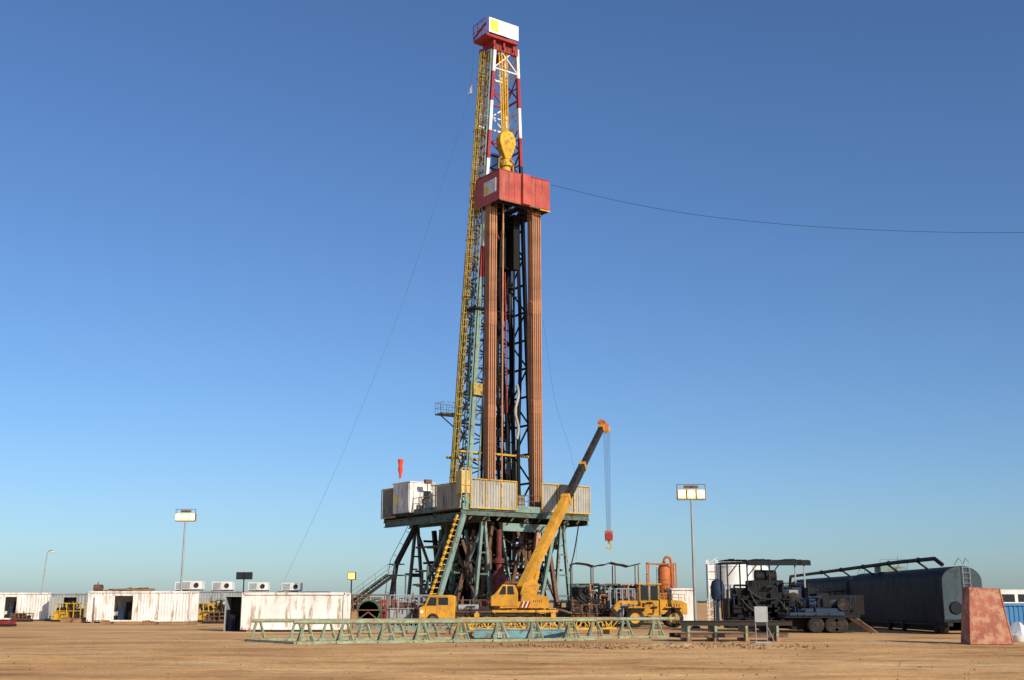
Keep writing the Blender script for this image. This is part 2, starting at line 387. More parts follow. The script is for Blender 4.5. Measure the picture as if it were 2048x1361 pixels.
# crown
mb=MB()
u0,u1,v0,v1=5.6,9.85,4.85,7.4
cz=61.9
mb.bx(u0,u1,v0,v1,cz+.5,cz+.8,'red')
for u in(6.9,8.2,9.5):mb.bx(u-.12,u+.12,v0+.3,v1-.1,cz-.15,cz+.5,'red')
mb.bx(7.0,10.3,5.5,5.9,cz-.5,cz+.5,'red');mb.bx(7.0,10.3,8.0,8.4,cz-.5,cz+.5,'red')
for k in range(6):mb.bx(7.3+k*.5,7.36+k*.5,5.38,5.5,cz-.5,cz+.5,'rusty')
mb.rail((u0,v0,cz+.8),(u0,v1,cz+.8),1.8,3,'red',.045);mb.rail((u0,v1,cz+.8),(u1,v1,cz+.8),1.8,4,'red',.045);mb.rail((u1,v0,cz+.8),(u1,v1,cz+.8),1.8,3,'red',.045)
mb.beam((u0,v0,cz+2.0),(u0,v1,cz+1.0),.06,.3,'red')
mb.tube((7.4,6.4,cz+.85),(7.4,6.4,cz+3.7),.04,'dark',5);mb.tube((7.4,6.4,cz+2.9),(7.4,6.4,cz+3.2),.12,'red',8)
cr=mb.make('crown_block',rig)
mb=MB();mb.bx(u0+.3,u1,v0-.1,v0-.04,cz+.95,cz+2.7,'white');mb.bx(u0+.5,u0+1.5,v0-.13,v0-.103,cz+1.2,cz+2.5,'signy')
mb.make('crown_sign',cr,'white crown panel with a yellow square')
mb=MB()
for k in range(6):mb.lathe([(.3,-.05),(.75,-.06),(.68,0),(.75,.06),(.3,.05)],(7.4+k*.35,6.6,cz+1.4),'dark',20,'x')
mb.make('sheave',cr)
# racking board
mb=MB();a0,a1,b0,b1=5.6,12.0,2.2,7.7;z0,z1=42.7,46.0
mb.beam((a0+.04,b0,(z0+z1)/2),(8.3,b0,(z0+z1)/2),.07,z1-z0,'redface')
mb.bx(8.3,9.3,b0-.45,b0+.3,z0-.1,z1-.1,'redface')
mb.beam((9.3,b0,(z0+z1)/2-.05),(a1,b0,(z0+z1)/2-.05),.07,z1-z0-.1,'redface')
mb.beam((a0,b0-.035,(z0+z1)/2),(a0,b1,(z0+z1)/2),.07,z1-z0,'redface')
mb.beam((a1+.04,b0-.03,(z0+z1)/2),(a1+.04,b1,(z0+z1)/2),.07,z1-z0-.1,'redface')
mb.bx(a0+.05,7.6,b0+.1,b1,z0+.25,z0+.33,'darkest');mb.bx(10.6,a1-.05,b0+.1,b1,z0+.25,z0+.33,'darkest')
mb.bx(7.6,10.6,b0+.1,b0+1.8,z0+.25,z0+.33,'darkest')
for u in(a0+.2,7.6,9,10.6,a1-.2):mb.bx(u-.1,u+.1,b0+.1,b1,z0-.25,z0+.22,'darkest')
for v in(b0+.3,b0+1.5,b0+3):mb.bx(a0+.1,a1-.1,v-.1,v+.1,z0-.3,z0-.26,'dark')
mb.beam((10.7,b0-.1,z0-.18),(a1+.1,b0-.1,z0-.18),.12,.14,'yellow')
mb.beam((a0,b0-.08,z0-.1),(a1-1.4,b0-.08,z0-.1),.1,.12,'rusty')
mb.beam((a0,b0,z1),(a1,b0,z1-.02),.12,.1,'red');mb.beam((a0-.02,b0,z1+.01),(a0-.02,b1,z1+.01),.12,.1,'red')
for u in(6.7,7.5,10.2,11.1):mb.bx(u-.03,u+.03,b0-.075,b0-.03,z0,z1-.12,'redface')
for k in range(3):mb.beam((6+2*k,7.6,z0),(6+2*k,5.8,z0-3),.12,.12,'red')
rb=mb.make('racking_board',rig,'weathered red sheet-metal shrouded pipe racking board')
mb=MB();mb.bx(a0-.12,a0-.05,2.75,5.0,43.7,45.2,'white');mb.bx(a0-.14,a0-.121,4.1,4.9,43.8,44.6,'signy');mb.make('board_sign',rb,'white and yellow sign board')
mb=MB()
for k in range(9):mb.beam((5.8+.2*k,2.5,z0+.6),(5.8+.2*k,4.8,z0+.6),.05,.1,'dark');mb.beam((10.2+.2*k,2.5,z0+.6),(10.2+.2*k,4.8,z0+.6),.05,.1,'dark')
mb.make('pipe_finger',rb)
# drill floor
mb=MB();U,V=15.0,15.0
mb.bx(0,U,0,V,10.55,10.9,'dark')
for v in(.1,5,10,14.9):mb.ibeam((-.1,v,10.2),(U+.1,v,10.2),.3,.66,'teal')
for u in(.1,3,7.5,12.4,14.9):mb.ibeam((u,0,9.75),(u,V,9.75),.35,.7,'teal')
mb.bx(-.05,.05,0,V,10.4,10.9,'teal');mb.bx(0,U,-.06,-.02,10.35,10.95,'tealL')
for k in range(9):mb.beam((.8+k*1.6,.2,9.5),(1.6+k*1.6,.2,10.2),.12,.12,'rusty')
fl=mb.make('drill_floor',rig)
def dw(f,name='drawworks',par=rig,**k):
    mb=MB();f(mb);return mb.make(name,par,**k)
dw(lambda m:m.bx(6,7.8,3,5,10.9,12.4,'rusty'),'iron_roughneck',bevel=.1)
dw(lambda m:(m.bx(8.2,10.0,6,8,10.9,13,'dark'),m.lathe([(.8,-1.2),(.8,1.2)],(8.6,7,12.6),'rusty',16,'x')),'drawworks')
dw(lambda m:m.bx(6.8,7.6,.6,1.4,10.9,12,'corrd'),'tool_chest',bevel=.05)
dw(lambda m:(m.bx(2,3.5,9,12,10.9,13.4,'corrd'),m.bx(1.9,3.6,8.9,12.1,13.4,13.5,'corrd')),'floor_shed')
dw(lambda m:(m.bx(3.6,4.4,1.3,2.2,10.9,12.6,'yellow'),m.bx(3.7,4.3,1.25,1.3,11.2,12.4,'ladder')),'control_console',bevel=.05)
def wall(p,q,m,fm='yellow',z0=10.5,z1=13.25,pn=3,pitch=.3):
    mb=MB();mb.corr(p,q,z0,z1,m,pitch,.07)
    P=Vector((*p,0));Q=Vector((*q,0));d=(Q-P).normalized();n=Vector((d.y,-d.x,0))*.12
    for z in(z0+.04,z1):mb.beam(P+n+Vector((0,0,z)),Q+n+Vector((0,0,z)),.07,.09,fm)
    for k in range(pn+1):
        c=P.lerp(Q,k/pn)+n;mb.beam(c+Vector((0,0,z0)),c+Vector((0,0,z1)),.08,.08,fm)
    return mb.make('wind_wall',rig)
wall((.7,-.15),(6.0,-.15),'corr');wall((9.0,-.15),(15,-.15),'corr')
wall((-.15,4.4),(-.15,.1),'corr','ladder',10.5,12.9);wall((-.15,15.2),(-.15,12.3),'corrd','yellow',10.3,13.3,1);wall((15.1,0),(15.1,6),'corrd')
wall((0,15.2),(8,15.2),'corrd')
for a,b,h,n,m in(((6.1,0,10.9),(9,0,10.9),1.1,4,'rusty'),((-.1,4.7,10.9),(-.1,9,10.9),1.1,4,'ladder'),((6.1,.1,10.9),(6.1,2.5,10.9),1.1,3,'ladder')):
    mb=MB();mb.rail(a,b,h,n,m,.04);mb.make('railing',fl)
mb=MB();q=RL(920,1000,107.5)
mb.bx(q.x-.2,q.x+.8,q.y-.6,q.y+.4,11.8,13.9,'cream')
mb.rail((q.x-.25,q.y-.65,11),(q.x+.8,q.y-.65,11),3.1,2,'yellow',.05)
mb.make('driller_panel',rig,'dirty cream metal cupboard on the drill floor edge',bevel=.03)
# substructure
mb=MB()
for u in(3,12.4):
    mb.ibeam((u,-1.5,.25),(u,16,.25),.5,.5,'teal')
    for v in(1,7.3,13.5):
        for s in(-1,1):
            mb.beam((u+.15*s,v,9.4),(u+1.0*s,v,.5),.26,.3,'teal' if v>2 else 'tealL')
        for z in(2.5,4.5,6.5):
            w=1.0-.85*(z-.5)/8.9;mb.beam((u-w,v,z),(u+w,v,z),.14,.16,'teal')
    for va,vb in((1,7.3),(7.3,13.5)):
        mb.beam((u,va,.6),(u,vb,9.2),.22,.22,'rusty');mb.beam((u,vb,.6),(u,va,9.2),.22,.22,'tealL')
        mb.beam((u,va,5),(u,vb,5),.2,.2,'teal');mb.beam((u,va,7.4),(u,vb,7.4),.18,.18,'rusty')
mb.bx(3.2,12.2,7,7.4,8.5,9.4,'teal');mb.bx(5.2,11.2,.9,1.3,8.6,9.35,'tealL')
sub=mb.make('substructure',rig,'teal and rust A-frame legs under the drill floor')
mb=MB()
RR=random.Random(5)
for (x0,y0,x1,y1,D,w,m) in((985,1045,955,1235,112,.3,'rusty'),(1000,1045,1030,1235,113,.25,'tealL'),(1050,1050,1012,1235,114,.3,'rusty'),(1092,1060,1118,1235,115,.35,'rusty'),(1075,1060,1060,1235,113,.3,'pipe'),
    (948,1060,905,1240,113,.35,'rusty'),(932,1060,952,1240,114,.25,'tealL'),(900,1050,880,1200,120,.45,'teal'),(885,1050,905,1240,121,.3,'teal'),
    (925,1080,975,1238,112,.25,'rusty'),(970,1060,925,1238,116,.3,'dark'),(1035,1060,1085,1238,113,.28,'rusty'),(1108,1060,1075,1238,114,.3,'tealL'),(1020,1060,985,1238,118,.3,'dark'),(1060,1060,1100,1238,119,.35,'dark'),
    (885,1060,872,1240,118,.5,'teal'),(905,1060,925,1240,118,.4,'teal'),(868,1062,885,1240,122,.4,'dark'),(895,1100,860,1240,119,.3,'rusty'),(915,1062,895,1240,116,.4,'tealL')):
    mb.beam(RL(x0,y0,D),RL(x1,y1,D),w,w,m)
for (u,v,r) in((5,3,.3),(10.5,3,.35),(11.3,5,.3),(6,6,.35),(9,9,.4),(5,11,.4),(11,11,.4),(7.6,2.5,.18),(8.8,2.2,.14)):
    mb.tube((u,v,0.02),(u,v,9.6),r,RR.choice(('rusty','dark','rusty')),12)
    for z in(2,5,8):mb.tube((u,v,z),(u,v,z+.15),r*1.3,'rusty',12)
for z in(3.2,5.8,8):
    for v in(3,6,9,12):mb.beam((3,v,z),(12.4,v,z),.18,.22,RR.choice(('dark','teal','rusty')))
mb.ortho(RR,(3.2,12.2,1.2,12,.4,9.2),130,('dark','rusty','dark','teal','rusty','darkest'),.05,.15,2.6)
mb.ortho(RR,(1.2,4.2,3,14,.3,6),36,('dark','rusty','teal'),.05,.13,2.2)
for k in range(40):
    u=RR.uniform(2.5,11.5);v=RR.uniform(3.5,13.5);s=RR.uniform(.3,.8);zz=RR.uniform(.2,1.5);mb.bx(u-s,u+s,v-s,v+s,zz,zz+RR.uniform(1,3),RR.choice(('rusty','dark','dark','teal')))
mb.bx(5,11.4,12,12.3,.3,8.4,'darkest');mb.bx(4,7,10,10.3,.3,7,'darkest');mb.bx(8.5,11.5,8.5,9.5,6.5,9.5,'darkest');mb.bx(4.5,7.5,4.5,6,7.3,9.6,'darkest')  # near-black panels added to deepen the shade under the floor
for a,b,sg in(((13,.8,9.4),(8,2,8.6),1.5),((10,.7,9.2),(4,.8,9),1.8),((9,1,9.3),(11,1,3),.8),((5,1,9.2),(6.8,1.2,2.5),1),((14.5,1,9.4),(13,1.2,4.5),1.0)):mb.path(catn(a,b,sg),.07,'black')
mb.make('brace_and_dark_fill',sub)
mb=MB();mb.beam(RL(928,1030,106),RL(872,1215,103),.25,.5,'tealL');mb.beam(RL(915,1030,106.5),RL(858,1200,103.5),.12,.2,'yellow')
a=RL(922,1028,106);b=RL(862,1212,103)
for k in range(1,16):
    c=a.lerp(b,k/16);mb.beam(c+Vector((-.5,.1,0)),c+Vector((.45,-.1,0)),.1,.07,'yellow')
mb.make('floor_ladder',rig,'steep teal and yellow ladder up to the floor')
mb=MB()
pts=[RL(838,1040,117),RL(793,1128,117),RL(780,1212,117)]
for a,b in zip(pts[:-1],pts[1:]):
    wv=Vector((.3,.3,0))
    mb.beam(a-wv,b-wv,.12,.34,'dark');mb.beam(a+wv,b+wv,.12,.34,'dark');off=Vector((-.45,.45,.35))
    mb.beam(a+off,b+off,.05,.05,'teal')
    n=max(2,int((a-b).length/.32))
    for i in range(n+1):
        c=a.lerp(b,i/n);mb.beam(c-wv,c+wv,.26,.06,'dark')
        if i%4==1:mb.beam(c,c+off,.04,.04,'dark')
c=pts[1];mb.bx(c.x-.6,c.x+.6,c.y-.6,c.y+.6,c.z-.1,c.z,'dark')
mb.make('floor_stairs',rig,'dark steep escape stair dropping from the floor')
mb=MB();mb.stair(RL(782,1150,114),RL(708,1205,114),(.0,.7,0),14,'dark','tealL');q=RL(782,1150,114);mb.bx(q.x,q.x+1.5,q.y-.8,q.y+.8,q.z-.1,q.z,'teal')
for dx in(.2,1.3):mb.beam((q.x+dx,q.y-.6,0),(q.x+dx,q.y-.6,q.z),.1,.1,'teal')
mb.make('lower_stairs',rig)
bop=thing('blowout_preventer','red blowout preventer stack standing under the drill floor','blowout preventer',W(998,1235,110).xy.to_3d())
mb=MB();prof=[(.4,0),(.4,.4),(.7,.4),(.7,.7),(.4,.7),(.4,1.3),(.6,1.3),(.6,2.3),(.35,2.3),(.35,2.6),(.65,2.7),(.65,3.0),(.75,3.2),(.75,4.2),(.5,4.7),(.3,4.8),(.3,5.4),(.5,5.5),(.5,5.9),(.25,6),(.25,8.6),(.1,8.6)]
mb.lathe(prof,(0,0,0),'bop',20);mb.make('preventer_body',bop)
mb=MB()
for z in(1.0,1.9):
    mb.tube((-1.5,0,z),(1.5,0,z),.24,'bop',12);mb.lathe([(.36,-.12),(.36,.12)],(-1.5,0,z),'bop',12,'x');mb.lathe([(.36,-.12),(.36,.12)],(1.5,0,z),'bop',12,'x')
mb.make('ram_housing',bop)
dh=thing('driller_cabin','white steel driller cabin on the edge of the drill floor','cabin',RW(-.3,9,10.6),PH)
mb=MB();mb.bx(-.2,2.7,0,3.3,0,3.0,'contw')
for k in range(12):mb.bx(-.25,-.203,.15+k*.27,.28+k*.27,.1,2.9,'contw')
mb.bx(-.3,2.8,-.08,3.4,3.0,3.1,'contw');mb.bx(-.3,2.8,-.1,3.4,-.12,0,'dark');mb.make('cabin_wall',dh)
mb=MB();mb.bx(1.2,2.3,-.1,-.03,1.0,2.3,'white');mb.bx(1.3,2.2,-.13,-.102,1.1,2.2,'glass');mb.make('window',dh)
mb=MB();mb.bx(-.29,-.252,2.2,2.9,.9,1.9,'signy');mb.make('warning_sign',dh)
mb=MB();mb.bx(.2,1.0,-.1,-.01,.1,2.2,'white');mb.tube((.9,-.14,1.1),(.9,-.14,1.3),.03,'dark');mb.make('door',dh)
mb=MB();mb.bx(0,.9,0,.6,0,1.0,'blue');mb.tube((.4,.3,1),(.4,.3,2.9),.05,'dark');mb.bx(.1,.8,.1,.5,2.5,2.9,'rusty');mb.bx(.85,1.9,0,.7,0.01,1.6,'corr')
tag(mb.make('tool_locker',None,None,.03,RW(.3,7.3,10.9),PH),'blue and rusty tool lockers beside the cabin','locker')
ws=thing('windsock','limp red windsock on a short pole above the cabin','windsock',RW(-.2,11.6,13.6))
mb=MB();mb.tube((0,0,0),(0,0,2.6),.035,'galv');mb.make('pole',ws)
mb=MB();mb.lathe([(.26,2.55),(.29,2.4),(.2,1.9),(.26,1.5),(.14,1.0),(.12,.7),(.05,.62)],(.05,-.05,0),'sock',9);mb.make('sock',ws)
tbp=RW(8.75,5.6,0)
tb=thing('travelling_block','yellow travelling block and hook hanging inside the mast','travelling block',(tbp.x,tbp.y,ZZ(345,tbp.y)),PH)
hb=ZZ(264,tbp.y)-ZZ(345,tbp.y)
mb=MB()
pl=[(-.35,hb*.3),(.35,hb*.3),(.75,hb*.5),(1.05,hb*.7),(.98,hb*.85),(.6,hb*.97),(0,hb),(-.6,hb*.97),(-.98,hb*.85),(-1.05,hb*.7),(-.75,hb*.5)]
mb.prism(pl,-.45,.45,'yellow')
blk=mb.make('block_frame',tb,None,.08)
mb=MB();mb.lathe([(.1,-.52),(.2,-.5),(.2,.5),(.1,.52)],(0,0,hb*.76),'ladder',16,'y');mb.make('sheave_pin',tb)
mb=MB();mb.lathe([(.3,hb*.32),(.45,hb*.3),(.45,hb*.22),(.7,hb*.2),(.7,hb*.13),(.5,hb*.1),(.55,0),(.2,-.4)],(0,0,0),'yellow',14)
for s in(-1,1):mb.path([(s*.5,0,hb*.36),(s*.95,0,hb*.28),(s*.95,0,hb*.05),(s*.5,0,-.3)],.09,'ladder',8)
mb.bx(-1.1,1.1,-.1,.1,hb*.18,hb*.27,'rusty')
mb.make('hook',tb)
mb=MB()
zc=61.8-(ZZ(345,tbp.y))
for k in range(12):
    x=-.65+k*.12;mb.tube((x*.7-.1,.05*(k%3),hb*.93),(x-.35,.1*(k%3),zc),.04,'yellow',5)
mb.make('drilling_line',tb)
mb=MB();Lp=32.0
mb.tube((0,0,0),(0,0,Lp),.082,'pipe',10)
for k in range(4):
    z=k*9.6;mb.tube((0,0,z),(0,0,z+.7),.106,'pipe',10);mb.tube((0,0,min(z+9.0,Lp-.6)),(0,0,min(z+9.6,Lp)),.106,'pipe',10)
st=mb.make('drill_pipe_stand')
tag(st,'rusty brown drill pipe stand racked upright on drill floor','drill pipe','drill pipe stands racked in the mast')
first=True
def stand(u,v,du,dv,ztop):
    global first
    o=st if first else st.copy()
    if not first:col.objects.link(o)
    first=False
    L_=ztop-10.92
    a=RW(u,v,10.92);b=RW(u+du,v+dv,10.92+L_);o.location=a
    d=(b-a).normalized();o.rotation_mode='QUATERNION';o.rotation_quaternion=Vector((0,0,1)).rotation_difference(d)
    o.scale=(1,1,(b-a).length/Lp)
for j in range(4):
    for i in range(4):stand(5.55+i*.25+R.uniform(-.02,.02),4.0+j*.26,.2+R.uniform(-.03,.03),.1,43.3)
    for i in range(5):stand(10.5+i*.245+R.uniform(-.02,.02),3.0+j*.26,-.05+R.uniform(-.03,.03),.1,45.6+R.uniform(0,1.2))
stand(6.9,3.6,.2,.1,43.3)
def wire(pts,r=.02,label='thin steel guy wire strung from the mast'):
    o0=pts[0];mb=MB();mb.path([p-o0 for p in pts],r,'wire',5)
    o=mb.make('guy_wire',loc=o0);tag(o,label,'wire','guy wires of the rig')
def interp(P,n):
    out=[]
    for k in range(len(P)-1):
        for t in range(n):
            f=t/n;p0=P[max(k-1,0)];p1=P[k];p2=P[k+1];p3=P[min(k+2,len(P)-1)]
            out.append(.5*((2*p1)+(p2-p0)*f+(2*p0-5*p1+4*p2-p3)*f*f+(3*p1-p0-3*p2+p3)*f**3))
    return out+[P[-1]]
wire(interp([W(948,90,117),W(938,190,116),W(890,350,114),W(800,620,112),W(680,920,110),W(560,1180,108)],8),.01)
wire(interp([W(1102,370,117),W(1250,405,112),W(1430,435,108),W(1700,458,104),W(2060,465,100),W(2500,440,96)],8),.022,'dark sagging cable leaving the racking board')
wire(interp([W(1086,640,118),W(1110,800,116),W(1140,900,115),W(1156,1000,113),W(1152,1120,112)],6),.01)
mb=MB();mb.bx(-.12,.12,-.1,.1,-.35,.35,'galv');mb.tube((0,0,.3),(.1,0,.7),.04,'galv');mb.tube((0,0,-.1),(-.3,0,-.35),.08,'galv')
tag(mb.make('cable_pulley',loc=W(942,182,116)),'small grey pulley hanging on a mast wire','pulley')
# ---------------------------------------------------------------- truck crane
DC=98
cp=Vector((XX(1045,DC),DC,0))
cr=thing('truck_crane','orange-yellow truck crane with long telescopic boom raised','mobile crane',cp)
s_=DC*math.cos(TH)/FP
def cx(px):return (px-1045)*s_
mb=MB()
mb.bx(cx(842),cx(1112),-1.1,1.1,.8,1.1,'dark');mb.bx(cx(985),cx(1115),-1.25,1.25,1.1,1.3,'crane');mb.bx(cx(914),cx(984),-1.2,1.2,1.1,1.2,'rusty')
for px in(955,1105):
    x=cx(px);mb.bx(x-.2,x+.2,-2.3,2.3,.75,1.05,'crane')
    for s in(-1,1):mb.tube((x,2.2*s,.1),(x,2.2*s,1.2),.1,'galv');mb.bx(x-.3,x+.3,2.2*s-.3,2.2*s+.3,0.02,.12,'dark')
mb.bx(cx(935),cx(980),-1.0,1.0,1.2,1.6,'dark');mb.tube((cx(918),-.8,1.5),(cx(958),-.8,1.5),.26,'galv',12);mb.tube((cx(925),.5,1.2),(cx(925),.5,2.4),.07,'rusty')
mb.ortho(R,(cx(915),cx(1110),-1.25,-.9,.5,1.6),26,('dark','rusty','crane','dark'),.03,.07,.8)
mb.make('chassis',cr,None,.02)
mb=MB()
x0,x1=cx(840),cx(912)
mb.prism([(x0+.03,.6),(x1,.6),(x1,2.4),(x1-.35,2.5),(x0+1.0,2.5),(x0+.75,2.4),(x0+.45,1.65),(x0+.02,1.5)],-1.15,.9,'crane')
cab=mb.make('cab',cr,None,.06)
mb=MB();mb.prism([(x0+.62,1.65),(x0+1.45,1.65),(x0+1.45,2.32),(x0+.92,2.32)],-1.17,-1.153,'glass');mb.prism([(x0+1.6,1.7),(x0+2.4,1.7),(x0+2.4,2.3),(x0+1.6,2.3)],-1.17,-1.153,'glass');mb.make('cab_window',cab)
mb=MB();mb.bx(x0+.55,x0+1.52,-1.162,-1.155,.72,.74,'dark');mb.bx(x0+1.5,x0+1.52,-1.163,-1.156,.7,2.4,'dark');mb.bx(x0+.55,x0+.57,-1.163,-1.156,.7,1.6,'dark');mb.make('door_seam',cab)
mb=MB();mb.lathe([(.05,-.04),(.13,-.04),(.14,0)],(x0+.25,-1.16,1.15),'white',12,'y');mb.make('headlight',cab)
for px in(868,942,975,1040,1070):
    for s in(-1,1):
        mb=MB();mb.wheel((0,0,0),.52,.4,'y','rubber','rusty');mb.make('wheel',cr,None,0,(cx(px),s*.98,.53))
mb=MB()
b=cx(1097)
mb.prism([(cx(1000),1.45),(b,1.45),(b,2.3),(cx(1085),2.5),(cx(1058),2.6),(cx(1044),2.65),(cx(1042),2.0),(cx(1000),1.9)],-1.2,1.0,'crane')
mb.prism([(cx(1040),2.5),(cx(1072),2.4),(cx(1080),3.3),(cx(1066),3.9),(cx(1046),3.4)],-.62,-.5,'crane');mb.prism([(cx(1040),2.5),(cx(1072),2.4),(cx(1080),3.3),(cx(1066),3.9),(cx(1046),3.4)],.45,.57,'crane')
mb.lathe([(.9,1.2),(.9,1.46)],(cx(1040),0,0),'dark',20)
for k in range(5):mb.bx(cx(1066)+k*.16,cx(1066)+k*.16+.05,-1.215,-1.203,1.9,2.1,'dark')
sup=mb.make('slewing_body',cr,None,.05)
mb=MB();mb.prism([(cx(982),1.6),(cx(1036),1.6),(cx(1036),2.7),(cx(1030),3.3),(cx(1005),3.35),(cx(990),2.6),(cx(982),2.4)],-1.26,-.2,'crane');oc=mb.make('operator_cab',sup,None,.06)
mb=MB()
for k in range(5):
    x=cx(1046)+k*.16-.3;mb.prism([(x,1.5),(x+.1,1.5),(x+.3,2.0),(x+.2,2.0)],-1.282,-1.262,'red' if k%2==0 else 'white')
mb.make('warning_stripes',sup)
mb=MB();mb.prism([(cx(998),2.55),(cx(1012),2.55),(cx(1012),3.22),(cx(1006),3.22)],-1.282,-1.263,'glass');mb.prism([(cx(1015),2.55),(cx(1029),2.55),(cx(1026),3.22),(cx(1015),3.22)],-1.282,-1.263,'glass');mb.make('operator_window',oc)
pts=[W(1042,1182,98.5),W(1125,1010,110),W(1160,942,114.5),W(1205,853,120)]
pts=[p-cp for p in pts]
A0=pts[0];B3=pts[3];dd=(B3-A0)
fr=[(p-A0).dot(dd)/dd.dot(dd) for p in pts]
L3=[A0+dd*f for f in fr]
d=dd.normalized();side=d.cross(Vector((0,0,1))).normalized();upv=side.cross(d).normalized()
boom=MB();boom.beam(L3[0],L3[1],.68,.92,'crane',up=upv);boom.beam(L3[1]-d*.5,L3[1],.82,1.06,'crane',up=upv)
for k in range(1,9):
    c=L3[0].lerp(L3[1],k/9);boom.beam(c,c+d*.08,.71,.95,'crane',up=upv)
bo=boom.make('boom',cr,None,.03)
mb=MB();mb.beam(L3[1]-d*.5,L3[2],.55,.74,'black',up=upv);mb.beam(L3[2]-d*.45,L3[2],.66,.86,'crane',up=upv);mb.make('boom_extension',bo)
mb=MB();mb.beam(L3[2]-d*.5,L3[3],.44,.58,'black',up=upv);mb.beam(L3[3]-d*.7,L3[3]+d*.1,.56,.7,'crane',up=upv)
for k in range(5):
    c=L3[2].lerp(L3[3],(k+.6)/5.3);mb.beam(c,c+d*.9,.48,.06,'dark',up=upv)
mb.make('boom_extension',bo)
mb=MB()
h=L3[3]
mb.beam(h-upv*.4,h+upv*.45+d*.3,.6,.5,'orange');mb.bx(h.x-.2,h.x+.62,h.y-.35,h.y+.35,h.z-.55,h.z+.25,'orange')
mb.lathe([(.1,-.25),(.36,-.25),(.31,0),(.36,.25),(.1,.25)],(h.x+.42,h.y,h.z-.35),'crane',16,'y');mb.lathe([(.1,-.25),(.3,-.25),(.3,.25),(.1,.25)],(h.x-.2,h.y,h.z+.45),'orange',14,'y')
mb.make('boom_head',bo)
mb=MB();e=L3[0].lerp(L3[1],.4)-upv*.6;f=Vector((cx(1062),0,2.4));mb.tube(f,e,.13,'galv',10);mb.tube(f,f.lerp(e,.6),.2,'crane',10);mb.make('lift_cylinder',cr)
hz=ZZ(1062,120);mb=MB()
for k in range(6):mb.tube((h.x+.1+k*.13,h.y+.2*(k%2),h.z-.5),(h.x+.25+k*.08,h.y+.1*(k%2),hz),.014,'wire',5)
mb.make('hoist_rope',cr)
mb=MB();x=h.x+.46;z2=ZZ(1084,120)
mb.bx(x-.4,x+.4,h.y-.25,h.y+.25,z2+.1,hz,'orange');mb.lathe([(.1,-.3),(.4,-.3),(.4,.3),(.1,.3)],(x,h.y,(z2+hz)/2),'red',14,'y')
mb.tube((x,h.y,z2+.1),(x,h.y,z2-.15),.14,'yellow')
mb.path([Vector((x+.28*math.sin(t),h.y,z2-.42+.28*math.cos(t))) for t in [i*.5 for i in range(0,10)]],.08,'yellow',8)
mb.make('hook_block',cr,'red-orange hook block with yellow hook',.03)
# ---------------------------------------------------------------- pipe racks
def rack(pa,pb,hh,n,label,m='green'):
    pa=Vector((*pa,0));pb=Vector((*pb,0));o=thing('pipe_rack',label,'pipe rack',pa,math.atan2(pb.y-pa.y,pb.x-pa.x),'steel pipe racks');Ln=(pb-pa).length
    mb=MB();mb.tube((0,0,hh-.1),(Ln*.48,0,hh-.12),.1,m,10);mb.tube((Ln*.48,0,hh-.12),(Ln,0,hh-.08),.1,m,10);mb.make('top_rail',o)
    mb=MB();mb.beam((0,-.3,.07),(Ln,-.3,.07),.1,.12,m);mb.beam((0,.3,.07),(Ln,.3,.07),.1,.12,m);mb.make('base_rail',o)
    for k in range(n):
        x=Ln*(k+.25)/n+R.uniform(-.12,.12)
        mb=MB()
        for s in(-1,1):mb.beam((x+.1*s,0,hh-.16),(x+.34*s,-.3,.1),.09,.11,m)
        for s in(-1,1):mb.beam((x+.1*s,0,hh-.16),(x+.34*s,.3,.1),.08,.09,m)
        mb.beam((x-.5,-.36,.05),(x+.5,-.36,.05),.2,.1,m);mb.beam((x-.28,-.2,.42),(x+.28,-.2,.42),.06,.07,m)
        mb.make('trestle_leg',o)
    return o
def gp(px,D):return (XX(px,D),D)
rack(gp(500,61.5),gp(1358,67),1.12,13,'long green tubular pipe rack on splayed feet')
rack(gp(585,56.8),gp(1195,62.5),1.12,8,'faded green pipe rack with rusty splayed trestles on sand')
mb=MB();a=Vector((*gp(492,60.5),.06));b=Vector((*gp(590,56.6),.06));mb.beam(Vector(),b-a,.14,.12,'green')
tag(mb.make('ground_beam',loc=a),'green steel beam lying on sand between racks','steel beam')
def lattice(pa,pb,w,h,z0,m,label,name='lattice_beam'):
    pa=Vector((*pa,0));pb=Vector((*pb,0));Ln=(pb-pa).length;mb=MB()
    for y in(0,w):
        for z in(z0,z0+h):mb.beam((0,y,z),(Ln,y,z),.1,.1,m)
    n=int(Ln/.55)
    for k in range(n):
        a,b=Ln*k/n,Ln*(k+1)/n
        for y in(0,w):
            mb.beam((a,y,z0),(a,y,z0+h),.05,.05,m);mb.beam((a,y,z0 if k%2 else z0+h),(b,y,z0+h if k%2 else z0),.05,.05,m)
        mb.beam((a,0,z0+h),(a,w,z0+h),.05,.05,m)
    for x in(.6,Ln/2,Ln-.6):mb.bx(x-.12,x+.12,-.2,w+.2,0,z0-.05,'wood')
    tag(mb.make(name,None,None,0,pa,math.atan2(pb.y-pa.y,pb.x-pa.x)),label,'steel truss')
lattice(gp(922,72),gp(1240,74),1.1,.62,.35,'yellow','orange-yellow steel lattice truss lying behind the pipe racks')
lattice(gp(700,74),gp(915,74),1.0,.5,.3,'tealL','green steel lattice truss lying on wooden blocks')
mb=MB();pa=Vector((*gp(948,63.4),0));Ln=XX(1132,63.4)-pa.x
mb.bx(0,Ln,0,.5,.08,.5,'bluel');mb.bx(0,Ln,-.03,.53,.48,.56,'bluel')
bb=tag(mb.make('blue_beam',None,None,.02,pa),'light blue steel box beam with white lettering','steel beam')
cu=bpy.data.curves.new('lettering','FONT');cu.body='CEPA';cu.size=.36;cu.extrude=.004
to=bpy.data.objects.new('lettering_tmp',cu);col.objects.link(to);bpy.context.view_layer.update()
